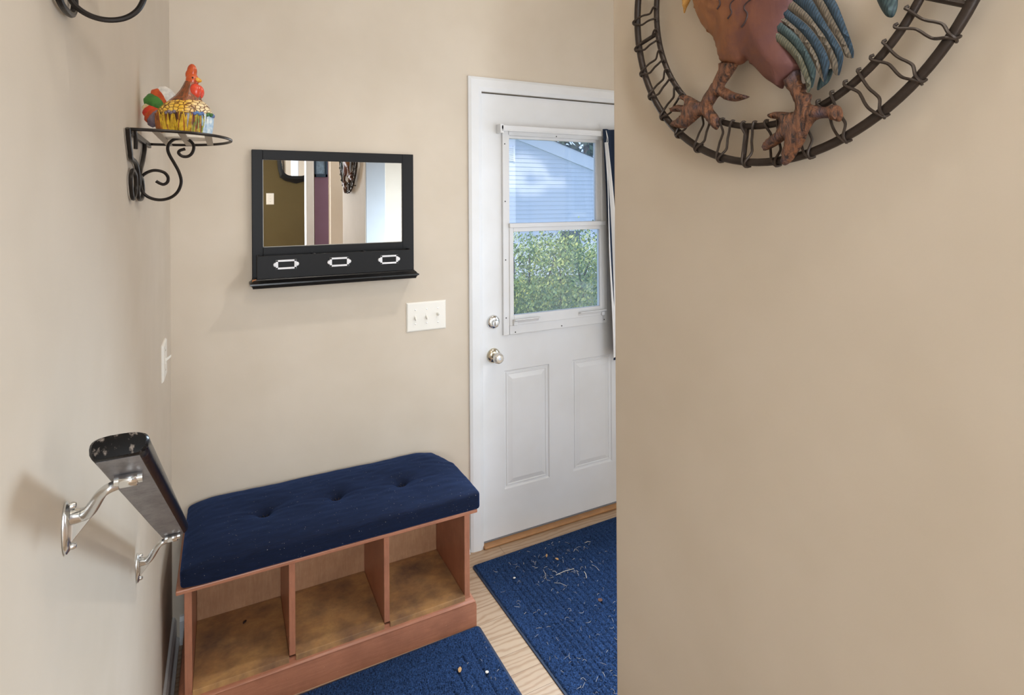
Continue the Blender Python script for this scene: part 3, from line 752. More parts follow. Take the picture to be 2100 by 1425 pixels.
m = MB(); m.loops([[A.lerp(Bv, t) + Vector((u, 0, 0)) + nr * v for u, v in ((-.0200, -.0140), (.0182, -.0140), (.0182, -.0146), (-.0200, -.0146))] for t in (.004, .996)], True, True, True).build('scuffed_underside', M['railbottom'], railo, False)
def bracket(t, ywall, zwall):
    root = A.lerp(Bv, t) - nr * .0147; und = root
    pl = MB(); L = []
    for r, o in ((1, .0005), (1, .0025), (.86, .0055), (.5, .0065), (.12, .0068)):
        L.append([Vector((XL + o, ywall + .0165 * r * math.cos(2 * PI * k / 28), zwall + .031 * r * math.sin(2 * PI * k / 28))) for k in range(28)])
    pl = pl.loops(L, True, True, True).build('bracket', M['nickel'], hr)
    arm = MB()
    p0_ = Vector((XL + .004, ywall, zwall + .012)); p1 = Vector((XL + .022, ywall, zwall + .013)); p2 = Vector((und.x - .026, und.y, und.z - .016)); p3 = und + Vector((-.012, 0, -.010))
    arm.tube(cat_spline([p0_, p1, p2, p3], 8), [.0095 - .0038 * min(1, k / 16) for k in range(25)], 14)
    arm.build('arm', M['nickel'], pl)
    web = MB(); web.prism([(XL + .004, zwall + .012), (XL + .034, zwall + .017), (XL + .005, zwall - .020)], lambda x, z: (x, ywall - .0022, z), lambda x, z: (x, ywall + .0022, z), .0006).build('web', M['nickel'], pl, False)
    sd = MB()
    L = []
    for u in (-.009, -.008, .008, .009):
        r = .0085 if abs(u) < .0085 else .0078
        L.append([und + Vector((u, 0, 0)) + dr * (r * 1.25 * math.cos(2 * PI * k / 20)) + nr * (r * .9 * math.sin(2 * PI * k / 20) - .0065) for k in range(20)])
    sd.loops(L, True, True, True)
    sd.tube([und + Vector((.009, 0, 0)) - nr * .005, und + Vector((.0135, 0, 0)) - nr * .005], .0065, 12)
    sd.tube([und + Vector((-.014, 0, 0)) - nr * .005, und + Vector((-.009, 0, 0)) - nr * .005], .0068, 12)
    sd.build('saddle', M['chrome'], pl)
    for dz in (.024, -.024):
        MB().lathe([(.0042, .003), (.0042, .008), (.003, .0105), (.001, .011)], (XL, ywall + .002, zwall + dz), 'x', 14).build('screw', M['nickel'], pl)
bracket(.105, .838, 1.180); bracket(.955, 1.440, .784)

# ------------------------------------------------------------------ wall shelves
SX, SY, SZ = XL, 1.500, 1.7095
sh = thing('wall_shelf', (SX, SY, SZ), 'black scrollwork wall shelf carrying the ceramic hen', 'shelf', 'scrollwork iron wall shelves')
hw, dp = .166, .186
rim = [(SX + .006, SY - hw, SZ)]
for k in range(41):
    a_ = -PI / 2 + PI * k / 40
    rim.append((SX + .012 + (dp - .012) * math.cos(a_) ** .85 if abs(math.cos(a_)) > 1e-6 else SX + .012, SY + hw * math.sin(a_), SZ))
rim.append((SX + .006, SY + hw, SZ))
MB().tube(rim, .0033, 8, True).build('rim', M['iron'], sh)
MB().box(SX + .002, SX + .009, SY - hw, SY + hw, SZ - .010, SZ + .002, .001).build('wall_bar', M['iron'], sh, False)
for dx_ in (.048, .092, .140):
    w2 = hw * math.sqrt(max(0, 1 - (dx_ / dp) ** 2)) + .001
    MB().box(SX + dx_ - .007, SX + dx_ + .007, SY - w2, SY + w2, SZ - .0028, SZ - .0008, .0006).build('slat', M['ironslat'], sh, False)
def sp(zoompts, plane_y): return [ony(240 + x / 7.5, 240 + y / 7.5, plane_y) for x, y in zoompts]
scroll = [(600, 985), (660, 1020), (720, 1035), (775, 1000), (785, 930), (735, 860), (640, 825), (540, 825), (440, 865), (370, 930), (355, 1020), (380, 1130), (450, 1210), (560, 1260), (690, 1272), (820, 1240), (920, 1165), (975, 1060), (985, 960), (945, 830), (880, 710), (810, 590), (780, 500), (795, 420), (850, 360), (930, 330), (1020, 325), (1100, 350), (1165, 410), (1180, 480), (1150, 560), (1090, 605), (1010, 605), (950, 560), (960, 520), (1010, 500), (1050, 490)]
MB().tube(cat_spline(sp(scroll, SY), 5), .0034, 8).build('scroll', M['iron'], sh)
def spx(pts): return [onx(240 + x / 7.5, 240 + y / 7.5, SX + .006) for x, y in pts]
for pts, tail in (([(165, 170), (180, 350), (200, 520), (215, 630), (280, 690), (310, 790), (325, 900), (330, 1050)], [(230, 830), (212, 920), (215, 1060), (235, 1230), (265, 1245), (290, 1100), (285, 900), (250, 820), (230, 830)]),
                  ([(425, 400), (420, 520), (405, 620), (385, 720), (360, 810), (345, 900), (335, 1050)], [(350, 900), (330, 1050), (325, 1200), (345, 1265), (385, 1250), (400, 1130), (385, 960), (350, 900)])):
    m = MB(); m.tube(cat_spline(spx(pts), 5), .0046, 8); m.tube(cat_spline(spx(tail), 5), .0040, 8)
    m.build('upright', M['iron'], sh)
m = MB(); m.tube(cat_spline([v + Vector((.004, 0, 0)) for v in spx([(235, 190), (250, 330), (250, 490)])], 5), .0038, 8); m.build('hook_tongue', M['iron'], sh)
sh2 = copy_tree(sh); sh2.location = (SX, SY - .655, SZ + .220)
sh2['label'] = 'black scrollwork shelf above the handrail, only its scroll bottom in view at the top edge'

# ------------------------------------------------------------------ ceramic hen
HC = onz(371, 268, SZ + .001); 
hen = thing('ceramic_hen', (-.084, 1.512, SZ + .0006), 'painted ceramic hen on a yellow straw nest, sitting on the wall shelf', 'ornament', rotz=math.radians(-20))
cm = .01
def hb(m, name, mat_, parent=None):
    bmesh.ops.scale(m.bm, vec=(cm * 1.03, cm * 1.03, cm * 1.20), verts=list(m.bm.verts)); return m.build(name, M[mat_], parent or hen, local=True)
def oval(rx, ry, z, ox=.4, n=48, e=1): return [(ox + rx * math.cos(2 * PI * k / n), ry * math.sin(2 * PI * k / n), z) for k in range(n)]
m = MB(); m.loops([oval(5.0, 4.1, 0), oval(5.4, 4.4, .15), oval(5.5, 4.5, 1.1), oval(5.2, 4.2, 1.3)], True, True, True); hb(m, 'base_rim', 'hen_base')
m = MB(); m.loops([oval(5.15, 4.2, 1.0), oval(5.4, 4.4, 2.5), oval(5.75, 4.7, 4.6), oval(5.2, 4.2, 4.9)], True, True, True); nest = hb(m, 'nest', 'hen_dark')
rn = random.Random(3)
groups = {'hen_straw': MB(), 'hen_straw_brown': MB(), 'hen_straw_green': MB(), 'hen_straw_pale': MB()}
for k in range(150):
    a_ = 2 * PI * k / 150 + rn.uniform(-.02, .02); tw = rn.uniform(-.16, .16)
    pts = []
    zt = 4.4 + rn.uniform(-.2, .5)
    for j in range(5):
        t = j / 4; aa = a_ + tw * t; f_ = 1 + .09 * t
        pts.append((.4 + (5.35 * f_) * math.cos(aa), (4.4 * f_) * math.sin(aa), .9 + (zt - .9) * t))
    x_ = math.cos(a_)
    key = 'hen_straw_pale' if x_ > .86 else 'hen_straw_brown' if x_ < -.55 or rn.random() < .13 else 'hen_straw_green' if x_ > .55 and rn.random() < .7 else 'hen_straw'
    groups[key].tube(pts, [.14, .22, .25, .2, .08], 6)
for k_, g in groups.items(): hb(g, 'straw', k_, nest)['kind'] = 'stuff'
m = MB(); L = []
for j in range(13):
    t = j / 12; a_ = t * PI / 2; r = math.cos(a_) ** .75
    L.append([(.3 + (5.55 * r) * math.cos(2 * PI * k / 48) * (1 + .02 * math.sin(6 * a_)) + .9 * t, 4.5 * r * math.sin(2 * PI * k / 48), 4.3 + 3.6 * math.sin(a_)) for k in range(48)] if r > .03 else [(.3 + .9 + .12 * math.cos(2 * PI * k / 48), .12 * math.sin(2 * PI * k / 48), 7.9) for k in range(48)])
hb(m.loops(L, True, True, True), 'body', 'scales')
m = MB(); L = []
for (x, z, rx, ry) in ((.7, 6.2, 4.0, 3.5), (.9, 7.2, 3.4, 3.1), (1.3, 8.2, 2.5, 2.3), (1.55, 9.2, 1.9, 1.8), (1.75, 10.2, 1.5, 1.45), (1.9, 11.0, 1.25, 1.2)):
    L.append([(x + rx * math.cos(2 * PI * k / 36) * (1 + .04 * math.cos(9 * 2 * PI * k / 36)), ry * math.sin(2 * PI * k / 36) * (1 + .04 * math.cos(9 * 2 * PI * k / 36)), z - .25 * math.cos(2 * PI * k / 36)) for k in range(36)])
hb(m.loops(L, True, True, True), 'neck', 'hen_neck')
m = MB(); m.ell((2.05, 0, 11.4), (1.35, 1.15, 1.45), 24, 14); head = hb(m, 'head', 'hen_orange')
m = MB(); m.ell((2.0, 0, 13.1), (1.05, .75, 1.5), 20, 12); m.ell((1.6, 0, 12.5), (1.0, .7, 1.1), 20, 12); hb(m, 'comb', 'hen_orange', head)
m = MB(); L = [[(2.95 + d, r * math.cos(2 * PI * k / 14), 11.55 - .18 * d + r * .7 * math.sin(2 * PI * k / 14)) for k in range(14)] for d, r in ((0, .75), (.5, .68), (.85, .46), (1.1, .16))]
hb(m.loops(L, True, True, True), 'beak', 'hen_beak', head)
m = MB()
for s_ in (-1, 1): m.ell((2.95, s_ * .75, 9.25), (1.3, 1.0, 1.45), 18, 12)
hb(m, 'wattle', 'hen_red', head)
m = MB()
for s_ in (-1, 1): m.ell((2.5, s_ * .98, 11.75), (.22, .12, .22), 10, 8)
hb(m, 'eye', 'hen_eye', head)
TS = 1.22
for k, (key, ang, ln, wd) in enumerate((('hen_grey', 176, 4.4, 1.15), ('hen_orange', 164, 4.9, 1.15), ('hen_red', 151, 5.3, 1.2), ('hen_cream', 140, 5.5, .7), ('hen_green', 128, 5.6, 1.25), ('hen_cream', 116, 5.4, .6), ('hen_orange', 106, 5.3, 1.0), ('hen_white', 92, 5.0, 1.15))):
    a_ = math.radians(ang); pts = []; o_ = Vector((-2.4, 0, 4.3))
    for j in range(8):
        t = j / 7; aa = a_ + .75 * t - .25
        pts.append(o_ + Vector((0, .16 * (k % 3) - .16, 0)) + Vector((math.cos(aa) * TS * ln * t * (1 - .10 * t), 0, math.sin(aa) * TS * ln * t * .95 + .3)))
    m = MB(); m.tube(pts, [wd * 1.5 * w_ for w_ in (.55, .75, .9, 1, 1, .92, .75, .35)], 12, flat=.62); hb(m, 'tail_feather', key)
for a_, key in ((-.9, 'hen_blue'), (-.35, 'hen_green'), (-1.9, 'hen_grey'), (.0, 'hen_blue')):
    m = MB()
    for q in range(4): m.ell((.4 + 5.75 * math.cos(a_ + q * .10), 4.7 * math.sin(a_ + q * .10), 4.55 + .2 * (q % 2)), (.42, .42, .34), 10, 7)
    hb(m, 'flower', key, nest)

# ------------------------------------------------------------------ rooster ring
XA = XR - .022
RC = Vector((XA, .617, 1.938)); RO, RI = .3205, .2515
ra = thing('rooster_wall_art', (XR, RC.y, RC.z), 'round bronze wire wall art with a copper rooster standing inside the ring', 'wall art')
def circ(R, n=120, x=XA): return [(x, RC.y + R * math.cos(2 * PI * k / n), RC.z + R * math.sin(2 * PI * k / n)) for k in range(n)]
MB().tube(circ(RO - .0065), .0066, 10, True).build('outer_ring', M['bronze'], ra)
MB().tube(circ(RI + .004), .0054, 10, True).build('inner_ring', M['bronze'], ra)
def pol(R, a_, dx=0): return Vector((XA + dx, RC.y + R * math.cos(a_), RC.z + R * math.sin(a_)))
def angp(x, y): p = onx(x, y, XA); return math.atan2(p.z - RC.z, p.y - RC.y)
for a_ in (angp(1335, 77), angp(1528, 295), angp(1965, 6), math.radians(45), math.radians(100), math.radians(150)):
    MB().tube([pol(RI + .004, a_), pol(RO - .006, a_)], .0042, 8).build('cross_bar', M['bronze'], ra)
nW = 70
for k in range(nW):
    a0 = 2 * PI * k / nW + .03; s_ = 1 if k % 2 else -1; da = s_ * .036
    r0, r1 = RI + .004, RO - .0065; pts = []
    pts += [pol(r0 - .0062, a0 - .014, -.004), pol(r0 - .0068, a0, -.007), pol(r0, a0 + .004, -.0085)]
    for t in (.25, .42, .58, .75):
        pts.append(pol(r0 + (r1 - r0) * t, a0 + da * (t + .55 * math.sin(2 * PI * t) * .55), -.003))
    pts += [pol(r1, a0 + da, -.0095), pol(r1 + .0080, a0 + da + .010 * s_, -.004), pol(r1 + .0066, a0 + da + .020 * s_, .004)]
    MB().tube(cat_spline(pts, 4), .0021, 6).build('wire', M['wire'], ra)

def resample(poly, d):
    out = []
    for i in range(len(poly)):
        a_, b_ = Vector(poly[i]), Vector(poly[(i + 1) % len(poly)]); n = max(1, int((b_ - a_).length / d))
        out += [a_.lerp(b_, k / n) for k in range(n)]
    return out
def relief(name, poly, x0, h, w, mat_, parent=ra, step=.005, th=.002, fn=None, smooth_poly=True):
    P2_ = [Vector((p[0], p[1])) for p in poly]
    if smooth_poly: P2_ = [Vector((v.x, v.y)) for v in cat_spline([(p.x, p.y, 0) for p in P2_], 4, True)]
    bd = resample(P2_, step * .8); nb = len(bd)
    ys = [p.x for p in bd]; zs = [p.y for p in bd]
    def inside(p):
        c = False; j = nb - 1
        for i in range(nb):
            a_, b_ = bd[i], bd[j]
            if (a_.y > p.y) != (b_.y > p.y) and p.x < (b_.x - a_.x) * (p.y - a_.y) / (b_.y - a_.y) + a_.x: c = not c
            j = i
        return c
    def dist(p): return min((p - q).length for q in bd)
    pts = list(bd); rr = random.Random(2); y = min(ys)
    while y < max(ys):
        z = min(zs)
        while z < max(zs):
            p = Vector((y + rr.uniform(-.3, .3) * step, z + rr.uniform(-.3, .3) * step))
            if inside(p) and dist(p) > step * .6: pts.append(p)
            z += step
        y += step
    vo, eo, fo, ov, oe, of = delaunay_2d_cdt(pts, [(i, (i + 1) % nb) for i in range(nb)], [list(range(nb))], 1, 1e-5)
    m = MB(); V = []
    for p in vo:
        d = dist(p); t = min(1, d / w); hh = th + h * math.sqrt(max(0, 1 - (1 - t) ** 2))
        if fn: hh += fn(p) * min(1, d / .006)
        V.append(m.bm.verts.new((x0 - hh, p.x, p.y)))
    for f in fo:
        try: m.bm.faces.new([V[i] for i in f])
        except ValueError: pass
    be = [e for e in m.bm.edges if len(e.link_faces) == 1]
    back = {}
    for e in be:
        for v in e.verts:
            if v not in back: back[v] = m.bm.verts.new((x0, v.co.y, v.co.z))
    for e in be:
        a_, b_ = e.verts
        m.bm.faces.new((a_, b_, back[b_], back[a_]))
    return m.build(name, mat_, parent)
XP = XA - .014
def z4(pts): return [(lambda p: (p.y, p.z))(onx(1350 + x / 4.07, y / 4.07, XP)) for x, y in pts]
def z5(pts): return [(lambda p: (p.y, p.z))(onx(1500 + x / 5.25, y / 5.25, XP)) for x, y in pts]
body_in = z4([(270, 0), (290, 60), (330, 160), (375, 240), (440, 310), (470, 380), (490, 470), (510, 520), (560, 530), (640, 540), (685, 525), (715, 500), (750, 520), (860, 640), (930, 690), (1005, 738), (1030, 695), (1100, 640), (1190, 545), (1160, 500), (1120, 430), (1075, 330), (1070, 190), (1110, 60), (1130, 0)])
body_up = [(.553, 1.985), (.600, 2.030), (.660, 2.045), (.700, 2.060), (.715, 2.095), (.735, 2.120), (.765, 2.125), (.785, 2.105), (.782, 2.075), (.800, 2.040), (.815, 2.000)]
def bodyfn(p):
    f = .0012 * math.sin(p.x * 220 + 20 * noise.noise(Vector((p.x * 12, p.y * 12, 0))))
    return f * max(0, min(1, (p.x - .66) / .06))
relief('body', body_in + body_up, XA - .006, .026, .075, M['copper'], fn=bodyfn)
for pts in ([(860, 0), (800, 50), (790, 90), (815, 130), (800, 190), (765, 240)], [(720, 0), (680, 40), (672, 80), (685, 120), (650, 170)], [(580, 10), (585, 50), (560, 90)]):
    q = z4(pts)
    MB().tube(cat_spline([(XA - .0335, y, z) for y, z in q], 5), .0016, 6).build('wing_line', M['f_dark'], ra)
relief('front_leg', z4([(510, 515), (500, 580), (440, 700), (380, 790), (340, 850), (240, 800), (190, 790), (160, 815), (210, 850), (205, 875), (130, 875), (80, 915), (100, 930), (170, 935), (185, 960), (110, 1010), (95, 1050), (195, 1070), (260, 1030), (350, 960), (400, 1010), (440, 1060), (465, 1082), (490, 1040), (480, 970), (430, 900), (450, 850), (490, 800), (540, 830), (620, 845), (700, 825), (737, 805), (700, 790), (620, 770), (560, 740), (530, 715), (580, 640), (630, 560), (640, 520)]), XA - .007, .012, .012, M['leg'], step=.0035)
relief('rear_leg', z4([(1040, 680), (1080, 760), (1120, 830), (1140, 885), (1120, 935), (1000, 930), (940, 935), (900, 960), (920, 985), (1000, 1000), (995, 1060), (960, 1110), (890, 1170), (860, 1255), (950, 1225), (1040, 1165), (1050, 1180), (1030, 1270), (1025, 1370), (1060, 1370), (1120, 1310), (1200, 1180), (1240, 1080), (1300, 1000), (1400, 985), (1490, 1015), (1520, 960), (1500, 890), (1440, 870), (1380, 890), (1300, 880), (1250, 860), (1260, 790), (1210, 760), (1240, 690), (1180, 690), (1160, 580), (1090, 620)]), XA - .008, .013, .014, M['leg'], step=.0035)
def strip(name, Lp, Rp, mat_, x0, h=.0028):
    return relief(name, z5(Lp + list(reversed(Rp))), x0, h, .006, M[mat_], step=.0045, th=.0015)
e1r = [(1010, -60), (1090, 0), (1160, 160), (1230, 350), (1285, 520), (1287, 600)]
e1d = [(900, -60), (970, 0), (1080, 200), (1170, 370), (1240, 520), (1275, 615)]
e1l = [(800, -60), (860, 0), (960, 170), (1060, 330), (1150, 470), (1205, 600), (1260, 622)]
e2r = [(800, -60), (860, 0), (960, 170), (1080, 370), (1185, 560), (1180, 690), (1150, 800)]
e2d = [(600, -40), (650, 0), (800, 130), (930, 290), (1050, 470), (1130, 640), (1140, 790)]
e2l = [(560, 20), (570, 90), (700, 170), (850, 300), (980, 480), (1050, 640), (1090, 770), (1120, 810)]
e3r = [(560, 70), (700, 175), (850, 305), (980, 485), (1055, 660), (1045, 760), (1010, 870)]
e3d = [(520, 150), (650, 250), (780, 370), (890, 520), (960, 680), (1000, 860)]
e3l = [(470, 190), (580, 260), (700, 360), (800, 490), (880, 640), (940, 770), (990, 870)]
e4r = [(460, 180), (580, 265), (700, 365), (800, 495), (885, 650), (925, 770), (895, 930)]
e4d = [(420, 300), (540, 360), (650, 450), (760, 580), (830, 720), (870, 850), (880, 940)]
e4l = [(360, 340), (470, 430), (590, 520), (690, 620), (760, 740), (820, 880), (845, 1000)]
strip('wing_feather', e1d, e1r, 'f_blue', XA - .008); strip('wing_feather', e1l, e1d, 'f_tan', XA - .009)
strip('wing_feather', e2d, e2r, 'f_blue', XA - .011); strip('wing_feather', e2l, e2d, 'f_tan', XA - .012)
strip('wing_feather', e3d, e3r, 'f_blue', XA - .014); strip('wing_feather', e3l, e3d, 'f_tan', XA - .015)
strip('wing_feather', e4d, e4r, 'f_teal', XA - .017); strip('wing_feather', e4l, e4d, 'f_green', XA - .018)
relief('lower_tail_feather', z5([(930, 800), (1050, 730), (1040, 800), (1000, 880), (940, 930), (885, 960)]), XA - .005, .003, .01, M['f_teal'], step=.004)
relief('hanging_tail_feather', z5([(1530, -20), (1570, 70), (1620, 150), (1665, 180), (1710, 165), (1745, 80), (1755, -20), (1770, -150), (1640, -260), (1500, -120)]), XA - .006, .008, .014, M['f_teal'])
for k, (ex, ez, bow) in enumerate(((.425, 1.99, .05), (.42, 2.06, .06), (.455, 2.11, .06), (.50, 2.13, .05))):
    s0 = Vector((.575, 1.985)); e0 = Vector((ex, ez)); ctrl = (s0 + e0) / 2 + Vector((-.02, bow)); pl_, pr_ = [], []
    for j in range(9):
        t = j / 8; c = s0 * (1 - t) ** 2 + ctrl * 2 * t * (1 - t) + e0 * t * t; tg = ((ctrl - s0) * (1 - t) + (e0 - ctrl) * t).normalized(); n_ = Vector((-tg.y, tg.x)); w_ = .017 * math.sin(PI * min(.97, .15 + .8 * t)) + .002
        pl_.append(tuple(c + n_ * w_)); pr_.append(tuple(c - n_ * w_))
    relief('tail_feather', pl_ + pr_[::-1], XA - .006 - .003 * k, .007, .012, M[('f_teal', 'f_blue')[k % 2]], step=.006)
relief('hackle_feather', z4([(190, -40), (200, 20), (205, 108), (225, 60), (250, 10), (265, -40)]), XA - .010, .008, .01, M['hackle'], step=.004)
relief('comb', [(.735, 2.115), (.725, 2.135), (.738, 2.150), (.748, 2.138), (.756, 2.156), (.766, 2.140), (.778, 2.150), (.782, 2.128), (.77, 2.118)], XA - .012, .006, .008, M['comb'], step=.004)
relief('beak', [(.780, 2.112), (.812, 2.100), (.783, 2.094)], XA - .014, .007, .007, M['hackle'], step=.004, smooth_poly=False)
relief('wattle', [(.775, 2.094), (.790, 2.085), (.793, 2.062), (.782, 2.050), (.774, 2.064)], XA - .026, .006, .008, M['comb'], step=.004)
# hidden fixing so the art hangs on the wall
for a_ in (math.radians(80), math.radians(-60)):
    MB().tube([pol(RO - .0065, a_, .004), pol(RO - .0065, a_, .0215)], .003, 8).build('wall_hook', M['bronze'], ra)

# ------------------------------------------------------------------ things behind the camera that the mirror shows
om = thing('ornate_mirror', (.70, -1.9, 2.1), 'ornate black framed mirror on the olive wall, reflected in the small mirror', 'mirror')
cxm, czm, hwm, hhm = .700, 2.10, .190, .33
def scal(k, n, f):
    a_ = 2 * PI * k / n; c_, s_ = math.cos(a_), math.sin(a_); e_ = .55
    return (cxm + f * hwm * (abs(c_) ** e_) * (1 if c_ >= 0 else -1), czm + f * hhm * (abs(s_) ** e_) * (1 if s_ >= 0 else -1))
n = 96; Lr = []
for k in range(n):
    a_ = 2 * PI * k / n; bumpk = 1 + .05 * max(0, math.cos(8 * a_)) ** 8; xo, zo = scal(k, n, bumpk); xi, zi = scal(k, n, .80)
    xm, zm = scal(k, n, .9)
    Lr.append([(xo, -1.899, zo), (xo, -1.885, zo), (xm, -1.868, zm), (xi, -1.882, zi), (xi, -1.899, zi)])
fr_ = MB().loops(Lr, True, False, False, True).build('frame', M['blackpaint'], om)
m = MB(); m.bm.faces.new([m.bm.verts.new((scal(k, n, .82)[0], -1.893, scal(k, n, .82)[1])) for k in range(n)]); m.build('mirror_glass', M['mirror'], om, False)
pc = thing('framed_picture', (1.05, -3.0, 2.1), 'blue framed picture on the plum wall, reflected in the small mirror', 'picture')
b = MB(); x0, x1, za, zb = 1.03, 1.20, 1.87, 2.35
for q in ((x0, x0 + .03, za, zb), (x1 - .03, x1, za, zb), (x0, x1, za, za + .04), (x0, x1, zb - .04, zb)): b.box(q[0], q[1], -2.999, -2.97, q[2], q[3], .004)
b.build('frame', plain('dark_blue_frame', srgb(40, 62, 82), .4), pc, False)
MB().box(x0 + .02, x1 - .02, -2.998, -2.985, za + .02, zb - .02).build('print', plain('pale_blue_print', srgb(150, 175, 195), .5, var=.5, vs=30), pc, False)

# ceiling lights
def ceiling_light(x, y, label):
    t = thing('ceiling_light', (x, y, CEIL), label, 'ceiling light', 'ceiling lights')
    MB().lathe([(.16, 0), (.165, -.012), (.155, -.028), (.12, -.03)], (x, y, CEIL), 'z', 40).build('base', M['nickel'], t)
    MB().lathe([(.15, -.026), (.145, -.05), (.12, -.075), (.07, -.092), (.02, -.098)], (x, y, CEIL), 'z', 40).build('glass_shade', M['lampglass'], t)
    return t
LX, LY = 1.38, 1.42
ceiling_light(LX, LY, 'round opal ceiling light above the entry, beyond the end of the right wall')
ceiling_light(.48, .34, 'round opal ceiling light over the stairs above the camera')

# ------------------------------------------------------------------ outside
YH = YB + 11
def e(x, y, Y=YH): return ony(x, y, Y)
struct('ground', MB().box(-20, 50, YB + .2, 60, -.75, -.55), M['lawn'])
house = thing('neighbour_house', (4.5, YH, -.55), 'pale sided neighbour house gable seen through the door window', 'house')
r0, r1 = e(1055, 285), e(1221, 352); sl = (r1.z - r0.z) / (r1.x - r0.x)
ridge_x = r0.x - 2.4; zr = lambda x: r0.z + sl * (x - r0.x) if x >= ridge_x else r0.z + sl * (2 * ridge_x - x - r0.x)
xl, xrr = ridge_x - 7.5, ridge_x + 7.5
m = MB()
lap = .115; z = -.55; top = zr(ridge_x)
while z < top:
    # one lap board: slanted face, lower edge proud; clipped to the gable
    z1 = min(z + lap, top)
    def xs(zz):
        if zz <= zr(xrr): return xl, xrr
        d = (zr(ridge_x) - zz) / -sl; return ridge_x - d, ridge_x + d
    a0, b0 = xs(z); a1, b1 = xs(z1)
    m.quad((a0, YH - .014, z), (b0, YH - .014, z), (b1, YH, z1), (a1, YH, z1)); m.quad((a0, YH, z), (b0, YH, z), (b0, YH - .014, z), (a0, YH - .014, z))
    z = z1
m.quad((xl, YH + .02, -.55), (xl, YH + .02, zr(xl)), (ridge_x, YH + .02, top), (xrr, YH + .02, zr(xrr)), (xrr, YH + .02, -.55))
m.build('siding', M['siding'], house, False, recalc=False)
wv = .36
m = MB()
for sgn in (1, -1):
    xe = ridge_x + sgn * 8.0
    m.prism([(0, 0), (0, wv), (1, wv), (1, 0)], lambda t, h: (ridge_x + (xe - ridge_x) * t, YH - .06, (zr(ridge_x) if t == 0 else zr(xe)) + h), lambda t, h: (ridge_x + (xe - ridge_x) * t, YH + .02, (zr(ridge_x) if t == 0 else zr(xe)) + h))
m.build('rake_board', M['fascia'], house, False)
m = MB()
for sgn in (1, -1):
    xe = ridge_x + sgn * 8.02
    m.prism([(0, wv), (0, wv + .02), (1, wv + .02), (1, wv)], lambda t, h: (ridge_x + (xe - ridge_x) * t, YH - .08, (zr(ridge_x) if t == 0 else zr(xe)) + h), lambda t, h: (ridge_x + (xe - ridge_x) * t, YH + 7, (zr(ridge_x) if t == 0 else zr(xe)) + h))
m.build('roof', M['shingle'], house, False)
va, vb = e(1030, 300), e(1052, 330)
m = MB(); nv = 7
for k in range(nv):
    zz = vb.z + (va.z - vb.z) * k / nv; m.box(va.x, vb.x, YH - .05, YH - .012, zz, zz + (va.z - vb.z) / nv * .6)
m.box(vb.x - .01, vb.x + .03, YH - .06, YH - .01, vb.z - .02, va.z + .02)
m.build('gable_vent', M['fascia'], house, False)
wa, wb = e(1148, 474), e(1188, 505)
m = MB(); m.box(wa.x, wb.x, YH - .03, YH - .018, wb.z - .5, wa.z); m.build('window', M['extglass'], house, False)
m = MB(); m.box(wa.x - .05, wb.x + .05, YH - .035, YH - .02, wa.z, wa.z + .05); m.box(wa.x - .05, wa.x, YH - .035, YH - .02, wb.z - .5, wa.z); m.box(wb.x, wb.x + .05, YH - .035, YH - .02, wb.z - .5, wa.z); m.box(wa.x, wb.x, YH - .035, YH - .02, wb.z - .02, wb.z); m.build('window_trim', M['fascia'], house, False)
def leafcloud(mb, n, f, size, rnd):
    for _ in range(n):
        p = f(rnd)
        if p is None: continue
        a_ = Vector((rnd.uniform(-1, 1), rnd.uniform(-1, 1), rnd.uniform(-1, 1))).normalized(); b_ = a_.orthogonal().normalized(); c_ = a_.cross(b_); s_ = size * rnd.uniform(.6, 1.3)
        mb.quad(p - b_ * s_, p + c_ * s_ * .45, p + b_ * s_, p - c_ * s_ * .45)
shr = thing('shrub', (3.0, YB + 2.6, -.55), 'sunlit green leafy shrub filling the lower pane of the door window', 'shrub')
rnd = random.Random(21); YSH = YB + 2.6
def shrubpt(rnd):
    px_ = rnd.uniform(990, 1290); x = e(px_, 500, YSH).x
    topz = e(px_, 500 + 18 * math.sin(px_ / 17) + 14 * math.sin(px_ / 7.3 + 1) - (18 if px_ > 1190 else 0), YSH).z
    u = rnd.random() ** .8
    z = -.5 + (topz + .5) * u; z += rnd.gauss(0, .03)
    y = YSH + rnd.gauss(0, .48) - .15 * math.sin(px_ / 12) * math.sin(z * 9)
    if noise.noise(Vector((x * 3.2, YSH * 3 + .4 * y, z * 3.6))) < -.16: return None
    return Vector((x, y, z))
mb = MB(); leafcloud(mb, 50000, shrubpt, .019, rnd); o = mb.build('foliage', M['leaf'], shr, False, recalc=False); o['kind'] = 'stuff'
mb = MB()
for k in range(9):
    x = e(1000 + k * 34, 600, YSH).x; mb.tube(cat_spline([(x, YSH, -.55), (x + rnd.uniform(-.1, .1), YSH + rnd.uniform(-.1, .1), .2), (x + rnd.uniform(-.2, .2), YSH + rnd.uniform(-.2, .2), 1.0)], 4), [.016] * 5 + [.010] * 4, 6)
mb.build('stem', M['bark'], shr)
tr = thing('tree', (17.5, YH + 12, -.55), 'dark leafy tree standing behind the neighbour roof', 'tree')
def treept(rnd):
    a_ = Vector((rnd.gauss(0, 1), rnd.gauss(0, .6), rnd.gauss(0, 1))).normalized() * rnd.random() ** .4
    p = Vector((17.5 + a_.x * 8, YH + 12 + a_.y * 3, 7.0 + a_.z * 6.6))
    return p if noise.noise(p * .9) > -.18 else None
mb = MB(); leafcloud(mb, 12000, treept, .26, rnd); o = mb.build('foliage', M['leafd'], tr, False, recalc=False); o['kind'] = 'stuff'
MB().tube([(17.5, YH + 12, -.55), (17.6, YH + 12, 1.5), (17.4, YH + 12.1, 6)], [.28, .22, .12], 10).build('trunk', M['bark'], tr)
